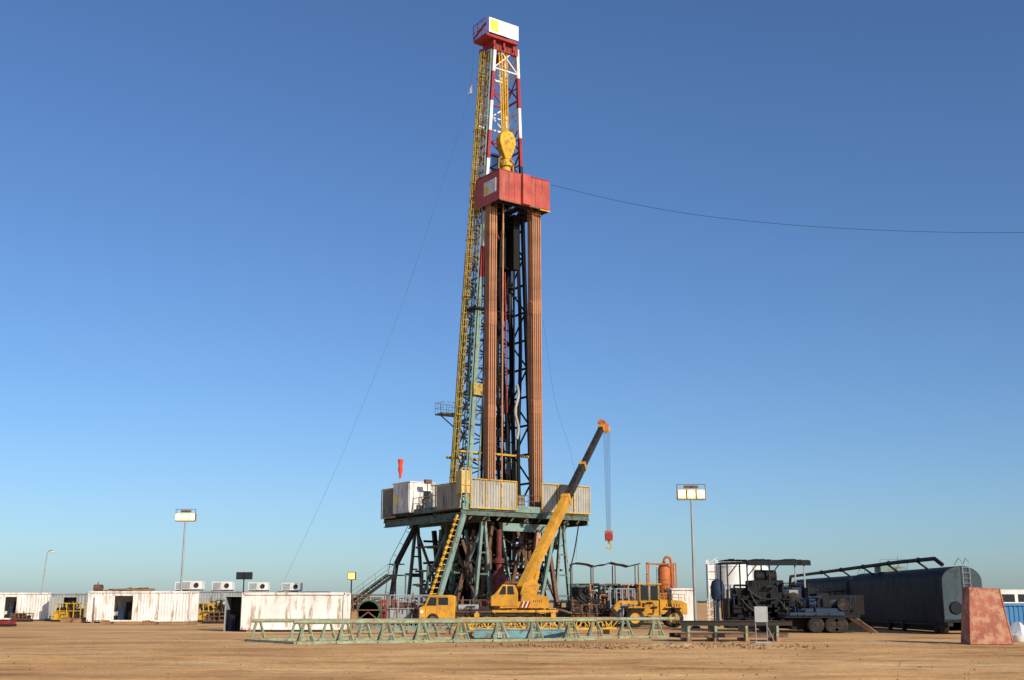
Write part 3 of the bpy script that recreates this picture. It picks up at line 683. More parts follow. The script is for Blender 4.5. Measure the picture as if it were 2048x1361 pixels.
me=bpy.data.meshes.new_from_object(to);bpy.data.objects.remove(to);me.materials.clear();me.materials.append(M['white'])
lt=bpy.data.objects.new('lettering',me);col.objects.link(lt);lt.parent=bb;lt.location=(1.0,-.012,.15);lt.rotation_euler=(math.radians(90),0,0)
mb=MB();mb.lathe([(.15,-.2),(.42,-.2),(.42,.2),(.15,.2)],(0,0,.45),'yellow',16,'y');mb.bx(-.5,.5,-.3,.3,0,.12,'yellow');mb.beam((-.1,0,.6),(1.4,0,.95),.12,.12,'yellow');mb.beam((.2,0,.3),(1.5,0,.2),.12,.12,'yellow')
tag(mb.make('yellow_hitch',None,None,.02,(*gp(922,65.5),0)),'yellow steel tow hitch frame resting on sand','tow hitch')
mb=MB()
for k in range(5):
    mb.ibeam((-.1*k,.25*k,.3),(5.6+R.uniform(-.4,.4),.25*k+.1,.3),.14,.22,'rusty' if k%2==0 else 'dark')
    mb.ibeam((0,.3*k,.9),(5.3+R.uniform(-.5,.5),.3*k,.9),.16,.24,'rusty' if k%2 else 'dark')
for x in(.4,1.8,3.4,5.0):
    mb.bx(x-.1,x+.1,-.2,1.6,0,.18,'wood');mb.bx(x-.06,x+.06,-.1,1.5,.45,.77,'green');mb.bx(x-.06,x+.06,-.06,.06,.0,.77,'green')
tag(mb.make('steel_beam_stack',None,None,0,(*gp(1362,60.5),0),.06),'dark rusty steel beams stacked on trestles','steel beams')
sg=thing('notice_board','small grey box on a thin steel stand','sign',(*gp(1524,58.5),0))
mb=MB()
for x in(-.28,.28):mb.tube((x,0,0),(x,0,1.6),.022,'galv')
mb.bx(-.4,.4,-.3,.3,0,.04,'contg');mb.beam((.28,0,.8),(.6,-.2,.0),.04,.04,'galv');mb.make('stand',sg)
mb=MB();mb.bx(-.32,.32,-.12,-.03,1.0,1.75,'contg');mb.make('board',sg)
# ---------------------------------------------------------------- containers
def container(px,D,Ln,Hh=2.6,Wd=2.45,rz=0,m='contw',openings=(),label='',name='shipping_container',group='white site containers',z0=.15,pitch=.28,amp=.045):
    o=thing(name,label,'container',(*gp(px,D),0),rz,group)
    mb=MB()
    ops=sorted(openings);segs=[];x=0
    for a,b in ops:segs.append((x,a));x=b
    segs.append((x,Ln))
    for a,b in segs:
        if b-a>.1:mb.corr((a+.02,.05),(b-.02,.05),z0+.1,z0+Hh-.1,m,pitch,amp)
    for a,b in ops:mb.bx(a,b,.02,.1,z0+Hh-.4,z0+Hh-.08,m);mb.beam((a,.0,z0),(a,.0,z0+Hh),.08,.08,m);mb.beam((b,.0,z0),(b,.0,z0+Hh),.08,.08,m)
    mb.corr((0.05,Wd),(0.05,.05),z0+.1,z0+Hh-.1,m,.28,.045);mb.corr((Ln-.05,.05),(Ln-.05,Wd),z0+.1,z0+Hh-.1,m,.28,.045);mb.corr((Ln,Wd-.05),(0,Wd-.05),z0+.1,z0+Hh-.1,m,.4,.03)
    for x in(0,Ln):
        for y in(0,Wd):mb.bx(x-.07,x+.07,y-.07,y+.07,z0,z0+Hh,m)
    for z in(z0+.06,z0+Hh-.05):
        mb.beam((0,-.01,z),(Ln,-.01,z),.12,.14,m);mb.beam((0,Wd,z),(Ln,Wd,z),.12,.14,m);mb.beam((-.01,0,z),(-.01,Wd,z),.12,.14,m);mb.beam((Ln,0,z),(Ln,Wd,z),.12,.14,m)
    mb.make('container_wall',o)
    mb=MB();mb.bx(0,Ln,0,Wd,z0+Hh-.03,z0+Hh+.03,m);mb.make('roof',o)
    mb=MB();mb.bx(0.1,Ln-.1,.1,Wd-.1,z0,z0+.1,'dark')
    for x in((.5,Ln-.5) if Ln>1.5 else (Ln/2,)):mb.bx(x-.15,x+.15,-.1,Wd+.1,0.0,z0-.01,'wood')
    mb.make('skid',o)
    for a,b in ops:
        mb=MB();mb.corr((0,0),(-(b-a)*.95,-.25),z0+.12,z0+Hh-.4,m,.28,.04);d=mb.make('door',o,None,0,(a,-.06,0))
        mb=MB();mb.bx(a+.1,a+.6,.9,1.3,z0+.1,z0+1.2,'blue');mb.bx(b-.7,b-.1,1.0,1.6,z0+.1,z0+.9,'rusty');mb.bx((a+b)/2-.3,(a+b)/2+.4,1.6,2.1,z0+.1,z0+1.8,'dark');mb.make('stored_equipment',o)
    return o
container(483,79.5,6.85,2.4,2.45,0,'contw',(),'white steel container with rust spots, end in shade',pitch=1.25,amp=.018)
sd=thing('tool_shed','narrow dark open-fronted shed against the white container','shed',(*gp(447,81),0))
mb=MB();mb.bx(0,1.15,1.6,1.66,0,2.3,'dark');mb.bx(0,.06,0,1.6,0,2.3,'contg');mb.bx(1.1,1.16,0,1.6,0,2.3,'contg');mb.bx(-.03,1.2,-.03,1.7,2.3,2.36,'contg');mb.make('shed_frame',sd)
mb=MB();mb.bx(.15,.6,.6,1.2,0,1.1,'rusty');mb.bx(.65,1.0,.7,1.2,0,.7,'dark');mb.lathe([(.2,0),(.2,.8)],(.4,.3,0),'blue',14);mb.make('stored_drum',sd)
c1=container(174,111,9.6,2.75,2.45,0,'contw',((2.4,4.2),),'white ribbed site container with dark open doorway')
mb=MB()
for k in range(16):
    x=R.uniform(.3,4);mb.tube((x,R.uniform(.2,1.5),2.98+.06*(k%3)),(x+R.uniform(1.5,4),R.uniform(.2,2),3.0+.08*(k%4)),.05,R.choice(('rusty','wood','dark')),6)
mb.lathe([(.3,-.4),(.3,.4)],(.6,.6,3.25),'rusty',12,'x');mb.tube((.4,1,2.9),(.4,1,3.8),.05,'rusty')
tag(mb.make('scrap_pipe_pile',loc=(*gp(174,111),.0)),'rusty pipe offcuts piled on a container roof','pipes')
container(-120,124,11.2,2.7,2.45,.0,'contw',((6.6,7.9),),'white container with a dark open door')
container(40,126,3,2.7,2.45,.12,'contw',(),'small white container beside yellow machinery')
container(100,122,3.6,2.65,2.4,.0,'contg',((1.2,2.6),),'grey-white container behind a yellow skid')
for px,D,Ln in((322,134,4.2),(375,128,3.6),(428,132,4.2),(470,137,7.0),(560,140,5.5)):
    o=container(px,D,Ln,2.95,2.4,0,'contg',(),'grey-white site cabin with rooftop air conditioner','site_cabin','grey site cabins')
    o['category']='cabin'
for px,D in((348,135),(422,133),(495,138),(562,141),(360,129)):
    z=3.17
    o=thing('air_conditioner','boxy grey rooftop air conditioner on a cabin','air conditioner',(*gp(px,D),z),0,'rooftop air conditioners')
    o.location.x=XX(px,D,z)
    mb=MB();mb.bx(0,2.3,.2,1.6,.1,1.0,'white');mb.bx(.1,2.2,.3,1.5,0,.1,'dark');mb.bx(.15,1.0,.17,.2,.2,.9,'contg');mb.make('casing',o,None,.03)
    mb=MB();mb.lathe([(.05,-.03),(.24,-.03),(.27,-.05),(.27,.02)],(1.7,.17,.55),'dark',18,'y');mb.make('fan_grille',o)
def gen(px,D,L_,h,m,label,mm='dark'):
    o=thing('generator_skid',label,'generator',(*gp(px,D),0))
    mb=MB();mb.bx(L_*.05,L_*.55,.1,1.5,.3,h*.5,m);mb.bx(L_*.6,L_*.95,.3,1.3,.3,h*.68,mm);mb.bx(L_*.1,L_*.45,.3,1.3,h*.5,h*.72,mm);mb.bx(0,L_,0,1.6,.2,.3,m)
    mb.rail((0,0,.3),(L_,0,.3),h-.4,4,m,.05);mb.rail((0,1.6,.3),(L_,1.6,.3),h-.4,4,m,.05);mb.bx(-.1,L_+.1,.1,1.5,0,.2,'dark');mb.make('frame',o)
    mb=MB();mb.lathe([(.25,0),(.25,L_*.5)],(L_*.25,.5,h*.62),mm,14,'x');mb.tube((L_*.6,.8,h*.6),(L_*.6,.8,h+.1),.07,'rusty')
    mb.ortho(R,(.1,L_-.1,-.05,.6,.35,h*.9),9,('dark','rusty',m),.03,.07,.8)
    mb.make('engine',o)
gen(103,118,2.8,1.9,'yellow','yellow framed generator skid beside containers')
gen(395,116,2.0,1.9,'yellow','small yellow machine skid between containers')
gen(378,120,3.2,2.4,'contg','grey pump skid beside white container')
gen(430,112,2.0,2.2,'dark','dark pump skid on dirt beside container')
gen(20,118,1.6,.9,'rusty','rusty low skid by container')
gen(-30,95,1.8,.5,'red','red steel skid lying on sand')
gen(405,108,2.0,1.1,'rusty','low rusty skid on sand between containers')
for px,D,L_,h in((640,96,3,1.2),(200,104,4,.25),(290,103,4.2,.2),(120,112,2.4,.4)):
    mb=MB()
    for k in range(4):mb.bx(0,L_,k*.4,k*.4+.25,0.02,h,'wood')
    for x in(.2,L_-.2):mb.bx(x-.1,x+.1,-.05,1.65,h-.002,h+.1,'wood')
    tag(mb.make('timber_skid',loc=(*gp(px,D),0)),'weathered timber skid lying on the sand','timber','timber skids')
rl=thing('cable_reel','green steel cable reel standing in a frame','cable reel',(*gp(738,97),0))
for y in(-.5,.5):
    mb=MB()
    mb.lathe([(.1,-.03),(.9,-.03),(.9,.03),(.1,.03)],(0,y,1.15),'reelg',28,'y')
    mb.lathe([(.85,-.06),(.95,-.06),(.95,.06),(.85,.06),(.85,-.06)],(0,y,1.15),'reelg',28,'y')
    mb.make('reel_flange',rl)
mb=MB();mb.lathe([(.7,-.44),(.7,.44)],(0,0,1.15),'teal',24,'y');mb.make('reel_drum',rl)
mb=MB();mb.bx(-1.5,1.5,-.8,.8,0,.15,'rusty')
for s in(-1,1):mb.beam((-1.4,.75*s,.1),(0,.75*s,1.15),.1,.1,'rusty');mb.beam((1.4,.75*s,.1),(0,.75*s,1.15),.1,.1,'rusty')
for x in(-1.5,1.5):
    for y in(-.8,.8):mb.beam((x,y,.1),(x,y,2.5),.1,.1,'rusty')
for z in(1.3,2.5):
    mb.beam((-1.5,-.8,z),(1.5,-.8,z),.1,.1,'rusty');mb.beam((-1.5,.8,z),(1.5,.8,z),.1,.1,'rusty')
mb.make('reel_frame',rl)
gen(775,100,3.4,2.6,'contg','grey equipment skid under the stairs','rusty');gen(905,104,3,2.2,'rusty','rusty pump skid under the rig');gen(700,104,2.5,2.4,'rusty','rusty equipment frame near the reel')
gen(810,106,3.0,2.5,'contg','pale equipment skid beside the rig leg','dark');gen(1110,104,2.2,2.0,'teal','teal valve skid beside the rig','rusty')
gen(760,104,1.6,2.2,'red','small red pump skid under the stairs','rusty');gen(1165,98,2.4,1.8,'rusty','rusty valve manifold skid beside the crane','dark');gen(1240,100,2.6,2.4,'rusty','rusty pump skid behind the loader','teal')
# ---------------------------------------------------------------- lights
def floodmast(px,D,pytop,label,lit=3,name='floodlight_mast',wv=2.6):
    z=ZZ(pytop,D);o=thing(name,label,'floodlight',(*gp(px,D),0),0,'site floodlights')
    mb=MB();mb.tube((0,0,0),(0,0,z-1.2),.14,'galv',10,.08)
    mb.bx(-.3,.3,-.3,.3,0,.15,'dark');mb.make('pole',o)
    mb=MB();w=wv/2
    for zz in(z-1.25,z-.05):mb.beam((-w,0,zz),(w,0,zz),.05,.05,'rusty')
    for x in(-w,w):mb.beam((x,0,z-1.25),(x,0,z-.05),.05,.05,'rusty')
    mb.beam((-w,.1,z-.6),(w,.1,z-.6),.05,.05,'galv');mb.bx(-w*.5,w*.5,-.1,.2,z-.34,z-.14,'rusty');mb.make('lamp_frame',o)
    for k in range(lit):
        x=(-w+w*2*(k+.5)/lit)
        mb=MB();mb.bx(x-.33,x+.33,-.1,.35,z-1.17,z-.46,'rusty');mb.bx(x-.31,x+.31,-.135,-.105,z-1.15,z-.48,'lampo');mb.lathe([(.02,-.05),(.27,-.03),(.27,.0)],(x,-.14,z-.815),'lamp',14,'y');mb.make('floodlight',o)
floodmast(1391.5,90,968,'tall galvanised pole carrying three lit amber floodlights',3,wv=2.2)
floodmast(358,115.5,1018,'tall pole with three lit floodlights behind containers',3,wv=1.95)
def smalllamp(px,D,py,m,label,n=1):
    z=ZZ(py,D);o=thing('work_light',label,'work light',(*gp(px,D),0))
    mb=MB();mb.tube((0,0,0),(0,0,z-.5),.05,'dark',8);mb.make('pole',o)
    for k in range(n):
        x=(k-(n-1)/2)*.62;mb=MB();mb.bx(x-.28,x+.28,-.1,.25,z-.5,z+.05,'dark');mb.bx(x-.24,x+.24,-.13,-.103,z-.45,z,m);mb.make('lamp_head',o)
smalllamp(700,84,1146,'lampo','small lit amber work light on thin pole')
smalllamp(483,90,1146,'glass','cluster of unlit dark work lights on a pole',2)
sl=thing('street_lamp','thin grey lamp post with small curved head','lamp post',(*gp(76,150),0))
mb=MB();z=ZZ(1108,150);mb.tube((0,0,0),(.45,0,z),.07,'galv',8);mb.path([(.45,0,z),(.6,0,z+.3),(.9,0,z+.45),(1.2,0,z+.35)],.06,'galv',6);mb.make('pole',sl)
mb=MB();mb.bx(.95,1.4,-.2,.2,z+.1,z+.35,'white');mb.make('lamp_head',sl,None,.05)
# ---------------------------------------------------------------- right background
sh=thing('machinery_shelter','rusty open shelter roof over pumps on thin posts','shelter',(*gp(1143,106),0))
mb=MB();z=ZZ(1128,106);N_=12;tot=6.3
zz_=[z+.14*math.sin(k*1.1)+.05*math.sin(k*2.9) for k in range(N_+1)]
for k in range(N_):
    a=tot*k/N_;b=tot*(k+1)/N_;A_=zz_[k];B_=zz_[k+1];mb.hexa([(a,0,A_-.07),(b,0,B_-.07),(b,3,B_-.1),(a,3,A_-.1),(a,0,A_),(b,0,B_),(b,3,B_),(a,3,A_)],'dark')
mb.make('roof',sh)
for x in(.1,2,4,6.1):
    for y in(.1,2.9):
        mb=MB();mb.beam((x,y,0),(x,y,z-.1),.1,.1,'rusty');mb.make('post',sh)
mp=thing('mud_pump','rusty and green mud pump with pulley wheels and hoses','pump',(*gp(1143,102),0))
mb=MB();mb.bx(0,1.7,0,2.5,.3,3.5,'teal');mb.bx(.1,1.6,-.05,0,.6,3.2,'dark');mb.bx(2.1,6,0,2,.3,1.6,'rusty');mb.bx(2.6,4,.3,1.5,1.6,2.7,'dark');mb.lathe([(.45,0),(.45,2.2)],(3.6,.8,2.9),'dark',16,'x')
mb.lathe([(.3,-.15),(.9,-.15),(.9,.15),(.3,.15)],(5,-.2,2.0),'rusty',20,'y')
mb.lathe([(.2,-.1),(.6,-.1),(.6,.1),(.2,.1)],(2.4,-.3,1.6),'dark',20,'y')
mb.bx(4.1,6.1,.6,2,1.6,3.0,'dark')
mb.ortho(R,(-.3,6.2,-.7,1.2,.4,3.4),90,('rusty','dark','dark','teal','pipe'),.04,.13,1.5)
for k in range(9):
    x=R.uniform(0,4);mb.path(catn((x,-.4,R.uniform(2,3.4)),(x+R.uniform(1,2.5),-.5,R.uniform(1.4,3)),R.uniform(.3,.9)),.05,'black')
mb.make('pump_body',mp)
mb=MB();mb.path(interp([Vector(v) for v in((5.2,-.5,1.2),(3.5,-.7,.7),(2,-.9,1.2),(.4,-1,.9),(-1.3,-1.1,1.3),(-3,-1,.9))],6),.11,'rusty',8);mb.make('hose',mp)
sp=thing('separator_vessel','orange vertical separator vessel in a square pipe frame','separator',(*gp(1300,112),0))
mb=MB();wd=2.6;zt=ZZ(1126,112)
for x in(0,wd):
    for y in(0,1.6):mb.beam((x,y,0),(x,y,zt),.12,.12,'orange')
for zz in(1.5,zt-.1):
    for y in(0,1.6):mb.beam((0,y,zz),(wd,y,zz),.1,.1,'orange')
mb.beam((0,0,zt),(0,1.6,zt),.1,.1,'orange');mb.make('vessel_frame',sp)
mb=MB();zv=ZZ(1128,112);mb.lathe([(.01,1.0),(.5,1.1),(.62,1.5),(.62,zv-.5),(.5,zv-.1),(.15,zv),(.15,zv+.3)],(1.6,.8,0),'orange',20)
mb.path([(1.6,.8,zv+.2),(1.65,.8,zv+.55),(1.9,.8,zv+.7),(2.2,.8,zv+.55),(2.3,.8,zv),(2.3,.8,2)],.12,'orange',8)
for z in(2,3,4):mb.lathe([(.62,z),(.67,z),(.67,z+.08),(.62,z+.08)],(1.6,.8,0),'orange',20)
mb.ladder((.95,.1,.3),(.95,.1,zv-.3),(.18,0,0),14,'rusty',.03);mb.ortho(R,(.3,2.5,-.1,.5,.5,3.5),10,('orange','rusty'),.04,.08,1.2)
mb.make('vessel',sp)
container(1345,100,2.0,2.9,2.4,0,'contw',(),'small white container beside wheel loader',pitch=1.0,amp=.02)
wl=thing('wheel_loader','yellow articulated wheel loader with dark bucket lowered','wheel loader',(*gp(1290,93),0))
def wx(px):return (px-1290)*93*math.cos(TH)/FP
mb=MB()
mb.prism([(wx(1318),1.0),(wx(1372),1.0),(wx(1372),1.8),(wx(1362),2.05),(wx(1318),2.15)],-.9,.9,'crane');mb.bx(wx(1255),wx(1320),-.8,.8,.9,1.6,'crane')
for k in range(6):mb.bx(wx(1330)+k*.2,wx(1330)+k*.2+.06,-.915,-.903,1.3,1.8,'dark')
mb.tube((wx(1345),.3,2.0),(wx(1345),.3,2.9),.06,'dark');mb.tube((wx(1335),-.4,2.0),(wx(1335),-.4,2.5),.14,'dark')
mb.rail((wx(1320),-.85,2.1),(wx(1368),-.85,2.0),.5,4,'crane',.03)
mb.ortho(R,(wx(1255),wx(1320),-.95,-.8,.9,1.9),10,('dark','rusty','crane'),.03,.06,.6)
mb.make('engine_body',wl,None,.04)
mb=MB()
for x in(1279,1298,1317):
    for y in(-.75,.75):mb.beam((wx(x),y,1.6),(wx(x),y,3.25),.1,.1,'crane')
mb.bx(wx(1278),wx(1318),-.8,.8,1.55,2.05,'crane');mb.bx(wx(1275),wx(1322),-.9,.9,3.25,3.36,'crane');mb.bx(wx(1305),wx(1314),-.3,.3,2.05,2.8,'black');cab=mb.make('cab',wl,None,.03)
mb=MB();mb.bx(wx(1281),wx(1296),-.76,-.74,2.1,3.2,'glass');mb.bx(wx(1300),wx(1315),-.76,-.74,2.1,3.2,'glass');mb.bx(wx(1278),wx(1278)+.02,-.7,.7,2.1,3.2,'glass');mb.make('window',cab)
mb=MB()
for y in(-.7,.7):mb.beam((wx(1275),y,1.9),(wx(1240),y,1.9),.14,.3,'crane');mb.beam((wx(1240),y,1.9),(wx(1225),y,.9),.14,.3,'crane')
mb.tube((wx(1270),0,1.5),(wx(1238),0,1.6),.1,'galv');mb.make('lift_arm',wl)
mb=MB();mb.prism([(wx(1234),.3),(wx(1200),.15),(wx(1200),.25),(wx(1222),.5),(wx(1228),.95),(wx(1216),1.5),(wx(1225),1.5),(wx(1238),1.0)],-1.3,1.3,'dark');mb.make('bucket',wl)
for px in(1268,1345):
    for s in(-1,1):
        mb=MB();mb.wheel((0,0,0),.72,.5,'y','rubber','crane');mb.make('wheel',wl,None,0,(wx(px),s*.95,.72))
mb=MB();mb.bx(wx(1255),wx(1290),-1.2,-.7,1.48,1.55,'crane');mb.bx(wx(1328),wx(1362),-1.2,-.7,1.5,1.57,'crane');mb.make('mudguard',wl)
gen(1222,97,2.0,3.1,'contg','pale blue-grey pump unit with hoses','dark')
for px,r,py,D in((1472,1.75,1121,114),(1516,1.3,1128,118)):
    o=thing('storage_silo','white domed steel storage silo on short legs','silo',(*gp(px,D),0),0,'white storage silos')
    zt=ZZ(py,D)
    mb=MB();mb.lathe([(r*.3,.7),(r,1.6),(r,zt-.6),(r*.9,zt-.3),(r*.6,zt-.08),(.05,zt)],(0,0,0),'white',28)
    for z in(1.7,zt*.6,zt-.65):mb.lathe([(r,z),(r+.04,z),(r+.04,z+.08),(r,z+.08)],(0,0,0),'white',28)
    mb.make('silo_shell',o)
    for t in range(4):
        mb=MB();a=t*math.pi/2+.7;mb.tube((r*.9*math.cos(a),r*.9*math.sin(a),0),(r*.9*math.cos(a),r*.9*math.sin(a),2.0),.09,'white');mb.make('leg',o)
    mb=MB();mb.ladder((-r-.1,-.3,.3),(-r-.1,-.3,zt-.2),(0,.22,0),22,'galv');mb.make('ladder',o)
mb=MB();zt=ZZ(1120,120)
for x in(0,1.0):
    for y in(0,1.0):mb.beam((x,y,0),(x,y,zt),.1,.1,'white')
for k in range(8):
    z=k*zt/8+.4;mb.beam((0,0,z),(1,0,z),.06,.06,'white');mb.beam((0,0,z),(1,0,z+.6),.05,.05,'white')
mb.bx(-.05,1.05,.1,1.05,zt*.45,zt-.4,'white')
tag(mb.make('bin_tower',loc=(*gp(1420,120),0)),'narrow white braced steel tower beside silos','tower')
o=thing('pressure_vessel','small round dark blue pressure vessel on legs','vessel',(*gp(1438,96),0))
mb=MB();mb.lathe([(.05,2.0),(.45,2.15),(.58,2.5),(.58,3.1),(.45,3.6),(.05,3.8)],(0,0,0),'blue',20)
for t in range(3):
    a=t*2.1;mb.tube((.5*math.cos(a),.5*math.sin(a),0),(.5*math.cos(a),.5*math.sin(a),2.5),.06,'blue')
mb.tube((0,0,0),(0,0,2),.1,'blue');mb.make('vessel_body',o)
D=80;bt=thing('pump_trailer','dark blue trailer-mounted pumping unit with flat roof on posts','trailer',(*gp(1480,D),0))
k_=D*math.cos(TH)/FP
def tx(px):return (px-1480)*k_
mb=MB();zr=ZZ(1124,D)
mb.hexa([(tx(1452),0,zr-.12),(tx(1626),0,zr-.02),(tx(1626),2.8,zr-.02),(tx(1452),2.8,zr-.12),(tx(1452),0,zr-.02),(tx(1626),0,zr+.12),(tx(1626),2.8,zr+.12),(tx(1452),2.8,zr-.02)],'darkest')
mb.bx(tx(1500),tx(1628),-.05,.0,zr-.25,zr+.08,'blued')
for i in range(14):
    x=tx(1455)+i*.42;mb.bx(x,x+.3,.2,2.6,zr+.1,zr+.1+R.uniform(.02,.12),'darkest')
mb.make('roof',bt)
for px in(1460,1500,1545,1615):
    for y in(.1,2.7):
        mb=MB();mb.beam((tx(px),y,.8),(tx(px),y,zr-.05),.09,.09,'dark' if px<1600 else 'contg')
        if y<1 and px<1600:mb.beam((tx(px),y,zr-.1-.9),(tx(px)+.7,y,zr-.15),.07,.07,'dark')
        mb.make('roof_post',bt)
mb=MB();mb.bx(tx(1478),tx(1640),.2,2.5,.95,1.2,'blued');mb.bx(tx(1508),tx(1572),.1,2.3,1.2,3.4,'darkest');mb.bx(tx(1575),tx(1612),.1,2.0,1.2,3.0,'blue');mb.bx(tx(1476),tx(1508),.15,2,1.2,2.9,'darkest');mb.bx(tx(1612),tx(1655),.2,2.3,1.2,2.5,'darkest')
for i in range(6):mb.bx(tx(1513)+i*.3,tx(1513)+i*.3+.08,.07,.1,1.4,3.2,'dark')
mb.lathe([(.45,0),(.45,1.4)],(tx(1520),.8,3.65),'blued',14,'x');mb.lathe([(.3,0),(.5,.05),(.5,.3),(.3,.35)],(tx(1590),-.1,2.1),'dark',16,'y')
mb.bx(tx(1582),tx(1600),.05,.095,2.4,2.75,'corr')
mb.bx(tx(1460),tx(1660),.4,2.3,.2,2.2,'darkest')
mb.make('pump_unit',bt,None,.02)
mb=MB()
mb.ortho(R,(tx(1458),tx(1650),-.25,.4,.5,3.2),48,('darkest','blue','blued','black','darkest'),.03,.08,1.1)
for i in range(26):
    x=tx(R.uniform(1460,1640));z=R.uniform(.5,2.6);s=R.uniform(.15,.4);mb.bx(x-s,x+s,-.2,.5,z-s,z+s,R.choice(('darkest','darkest','blued')))
for i in range(5):
    x=tx(R.uniform(1460,1600));mb.path(catn((x,-.3,R.uniform(2,3)),(x+R.uniform(.8,2),-.4,R.uniform(1.2,2.6)),R.uniform(.3,.8)),.05,'black')
mb.make('pipework',bt)
for px in(1500,1530):
    mb=MB();mb.wheel((0,0,0),.5,.35,'y','rubber','dark');mb.make('wheel',bt,None,0,(tx(px),.1,.5))
tr=thing('flatbed_trailer','blue flatbed trailer with black tyres and machinery','trailer',(*gp(1590,76),0));k2=76*math.cos(TH)/FP
def t2(px):return (px-1590)*k2
mb=MB();mb.bx(t2(1572),t2(1722),0,2.3,.95,1.15,'blued');mb.bx(t2(1600),t2(1690),.1,1.9,1.15,1.55,'blue');mb.lathe([(.45,0),(.45,1.9)],(t2(1625),.8,1.9),'blue',16,'x');mb.bx(t2(1640),t2(1665),.3,1.4,1.6,2.5,'blued');mb.lathe([(.15,-.1),(.4,-.1),(.4,.1),(.15,.1)],(t2(1690),.1,1.8),'rubber',16,'y')
mb.bx(t2(1575),t2(1690),-.1,-.01,1.1,1.3,'blue');mb.bx(t2(1665),t2(1735),.4,2.0,1.15,2.4,'darkest');mb.bx(t2(1590),t2(1730),.9,1.6,.2,.95,'darkest')
mb.ortho(R,(t2(1580),t2(1715),-.15,.6,1.15,2.3),26,('blued','blue','darkest'),.03,.07,1.0)
mb.make('deck',tr,None,.02)
for px in(1634,1667,1682):
    for y in(.25,2.0):
        mb=MB();mb.wheel((0,0,0),.52,.42,'y','rubber','dark');mb.make('wheel',tr,None,0,(t2(px),y,.52))
mb=MB();mb.beam((t2(1700),.2,1.0),(t2(1735),-.8,.05),.12,.12,'rusty');mb.beam((t2(1712),.2,1.0),(t2(1745),-.8,.05),.12,.12,'wood');mb.make('drawbar',tr)
gen(1605,98,4.5,3.0,'blue','blue pump skid with pipework','blued');gen(1650,94,4.0,2.9,'blued','dark pump skid between trailer and tank','darkest')
def tank(x,y0,y1,zt,label):
    o=thing('mud_tank',label,'tank',(x,y0,0),0,'dark blue steel mud tanks')
    Ln=y1-y0;w=2.5
    prof=[(0,.9),(w,.9),(w,zt-.9)]+[(w/2+w/2*math.cos(t),zt-.9+.9*math.sin(t)) for t in [math.pi*i/14 for i in range(1,14)]]+[(0,zt-.9)]
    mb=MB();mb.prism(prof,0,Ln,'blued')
    prof2=[(w/2+(a-w/2)*.985,.92+(b-.92)*.985) for a,b in prof];mb.prism(prof2,-.02,-.003,'tanklit')
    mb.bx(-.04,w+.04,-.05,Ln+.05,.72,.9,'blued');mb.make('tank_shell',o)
    mb=MB();mb.ladder((w*.62,-.12,.9),(w*.62,-.12,zt+.2),(.22,0,0),11,'galv',.02);mb.path([(w*.62-.22,-.12,zt+.2),(w*.62-.22,.4,zt+.5),(w*.62-.22,1.2,zt+.1)],.02,'galv',5);mb.path([(w*.62+.22,-.12,zt+.2),(w*.62+.22,.4,zt+.5),(w*.62+.22,1.2,zt-.1)],.02,'galv',5);mb.make('ladder',o)
    mb=MB();mb.lathe([(.05,-.12),(.35,-.12),(.4,-.06),(.4,-.02)],(w*.3,0,1.6),'blued',18,'y');mb.make('hatch',o)
    for y in(.9,1.9,Ln-1.5):
        for xx in(.25,w-.25):
            mb=MB();mb.wheel((0,0,0),.5,.35,'x','rubber','dark');mb.make('wheel',o,None,0,(xx,y,.5))
    mb=MB();mb.bx(.1,.4,-.3,Ln,.5,.7,'dark');mb.bx(w-.4,w-.1,-.3,Ln,.5,.7,'dark');mb.bx(.05,.3,Ln*.4,Ln*.4+.25,0,.7,'dark');mb.bx(.05,.3,Ln*.55,Ln*.55+.25,0,.7,'dark');mb.bx(.3,w-.3,3,Ln-3,.15,.72,'darkest');mb.make('chassis',o)
    return o
xt=XX(1886,73,2)
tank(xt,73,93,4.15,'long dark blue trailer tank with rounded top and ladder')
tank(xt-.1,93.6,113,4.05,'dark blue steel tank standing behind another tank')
pp=[Vector((xt+.0,72.6,4.2)),Vector((xt-.25,73.2,4.6)),Vector((xt-.3,80,4.6)),Vector((xt-.3,90,4.5)),Vector((xt-.2,100,4.4)),Vector((xt-.1,112,4.3)),Vector((xt-.1,113.4,2))]
mb=MB();mb.path([p-pp[0] for p in pp],.13,'blued',10)
for k,(y) in enumerate((76,82,88,94,100)):
    mb.tube(Vector((xt-.3,y,4.45))-pp[0],Vector((xt+.6,y,3.8))-pp[0],.07,'blued');mb.lathe([(.18,-.08),(.18,.08)],Vector((xt-.3,y,4.6-max(0,y-80)*.01))-pp[0],'blued',12,'y')
tag(mb.make('transfer_pipe',loc=pp[0]),'dark blue transfer pipe running along the tank tops','pipe')
mb=MB();mb.tube((0,0,0),(0,0,1.3),.03,'galv');mb.tube((-.3,0,.9),(.3,0,.9),.02,'galv')
tag(mb.make('antenna',loc=(XX(1798,88,4),88,4.0)),'thin antenna mast on the dark tank','antenna')
mb=MB();mb.bx(0,2.0,0,1.5,0,.4,'tealL');mb.rail((0,0,.4),(2,0,.4),.5,3,'tealL')
tag(mb.make('roof_platform',loc=(XX(1762,86,4),86,4.1)),'small pale green platform on the tank roof','platform')
D=56.4;bx0=XX(1941,D);bx1=XX(2027,D);t0=XX(1944,D,2.6);t1=XX(2004,D,2.6);hh=ZZ(1175,D)
o=thing('tapered_steel_box','faded rusty red tapered steel box standing on sand','steel box',(bx0,D,0))
mb=MB();w=bx1-bx0
mb.hexa([(0,0,0),(w,0,0),(w,1.3,0),(.02,1.3,0),(t0-bx0,.3,hh+.02),(t1-bx0,.3,hh-.06),(t1-bx0,1.2,hh-.06),(t0-bx0,1.2,hh+.02)],'boxred');mb.make('box_body',o,None,.02)
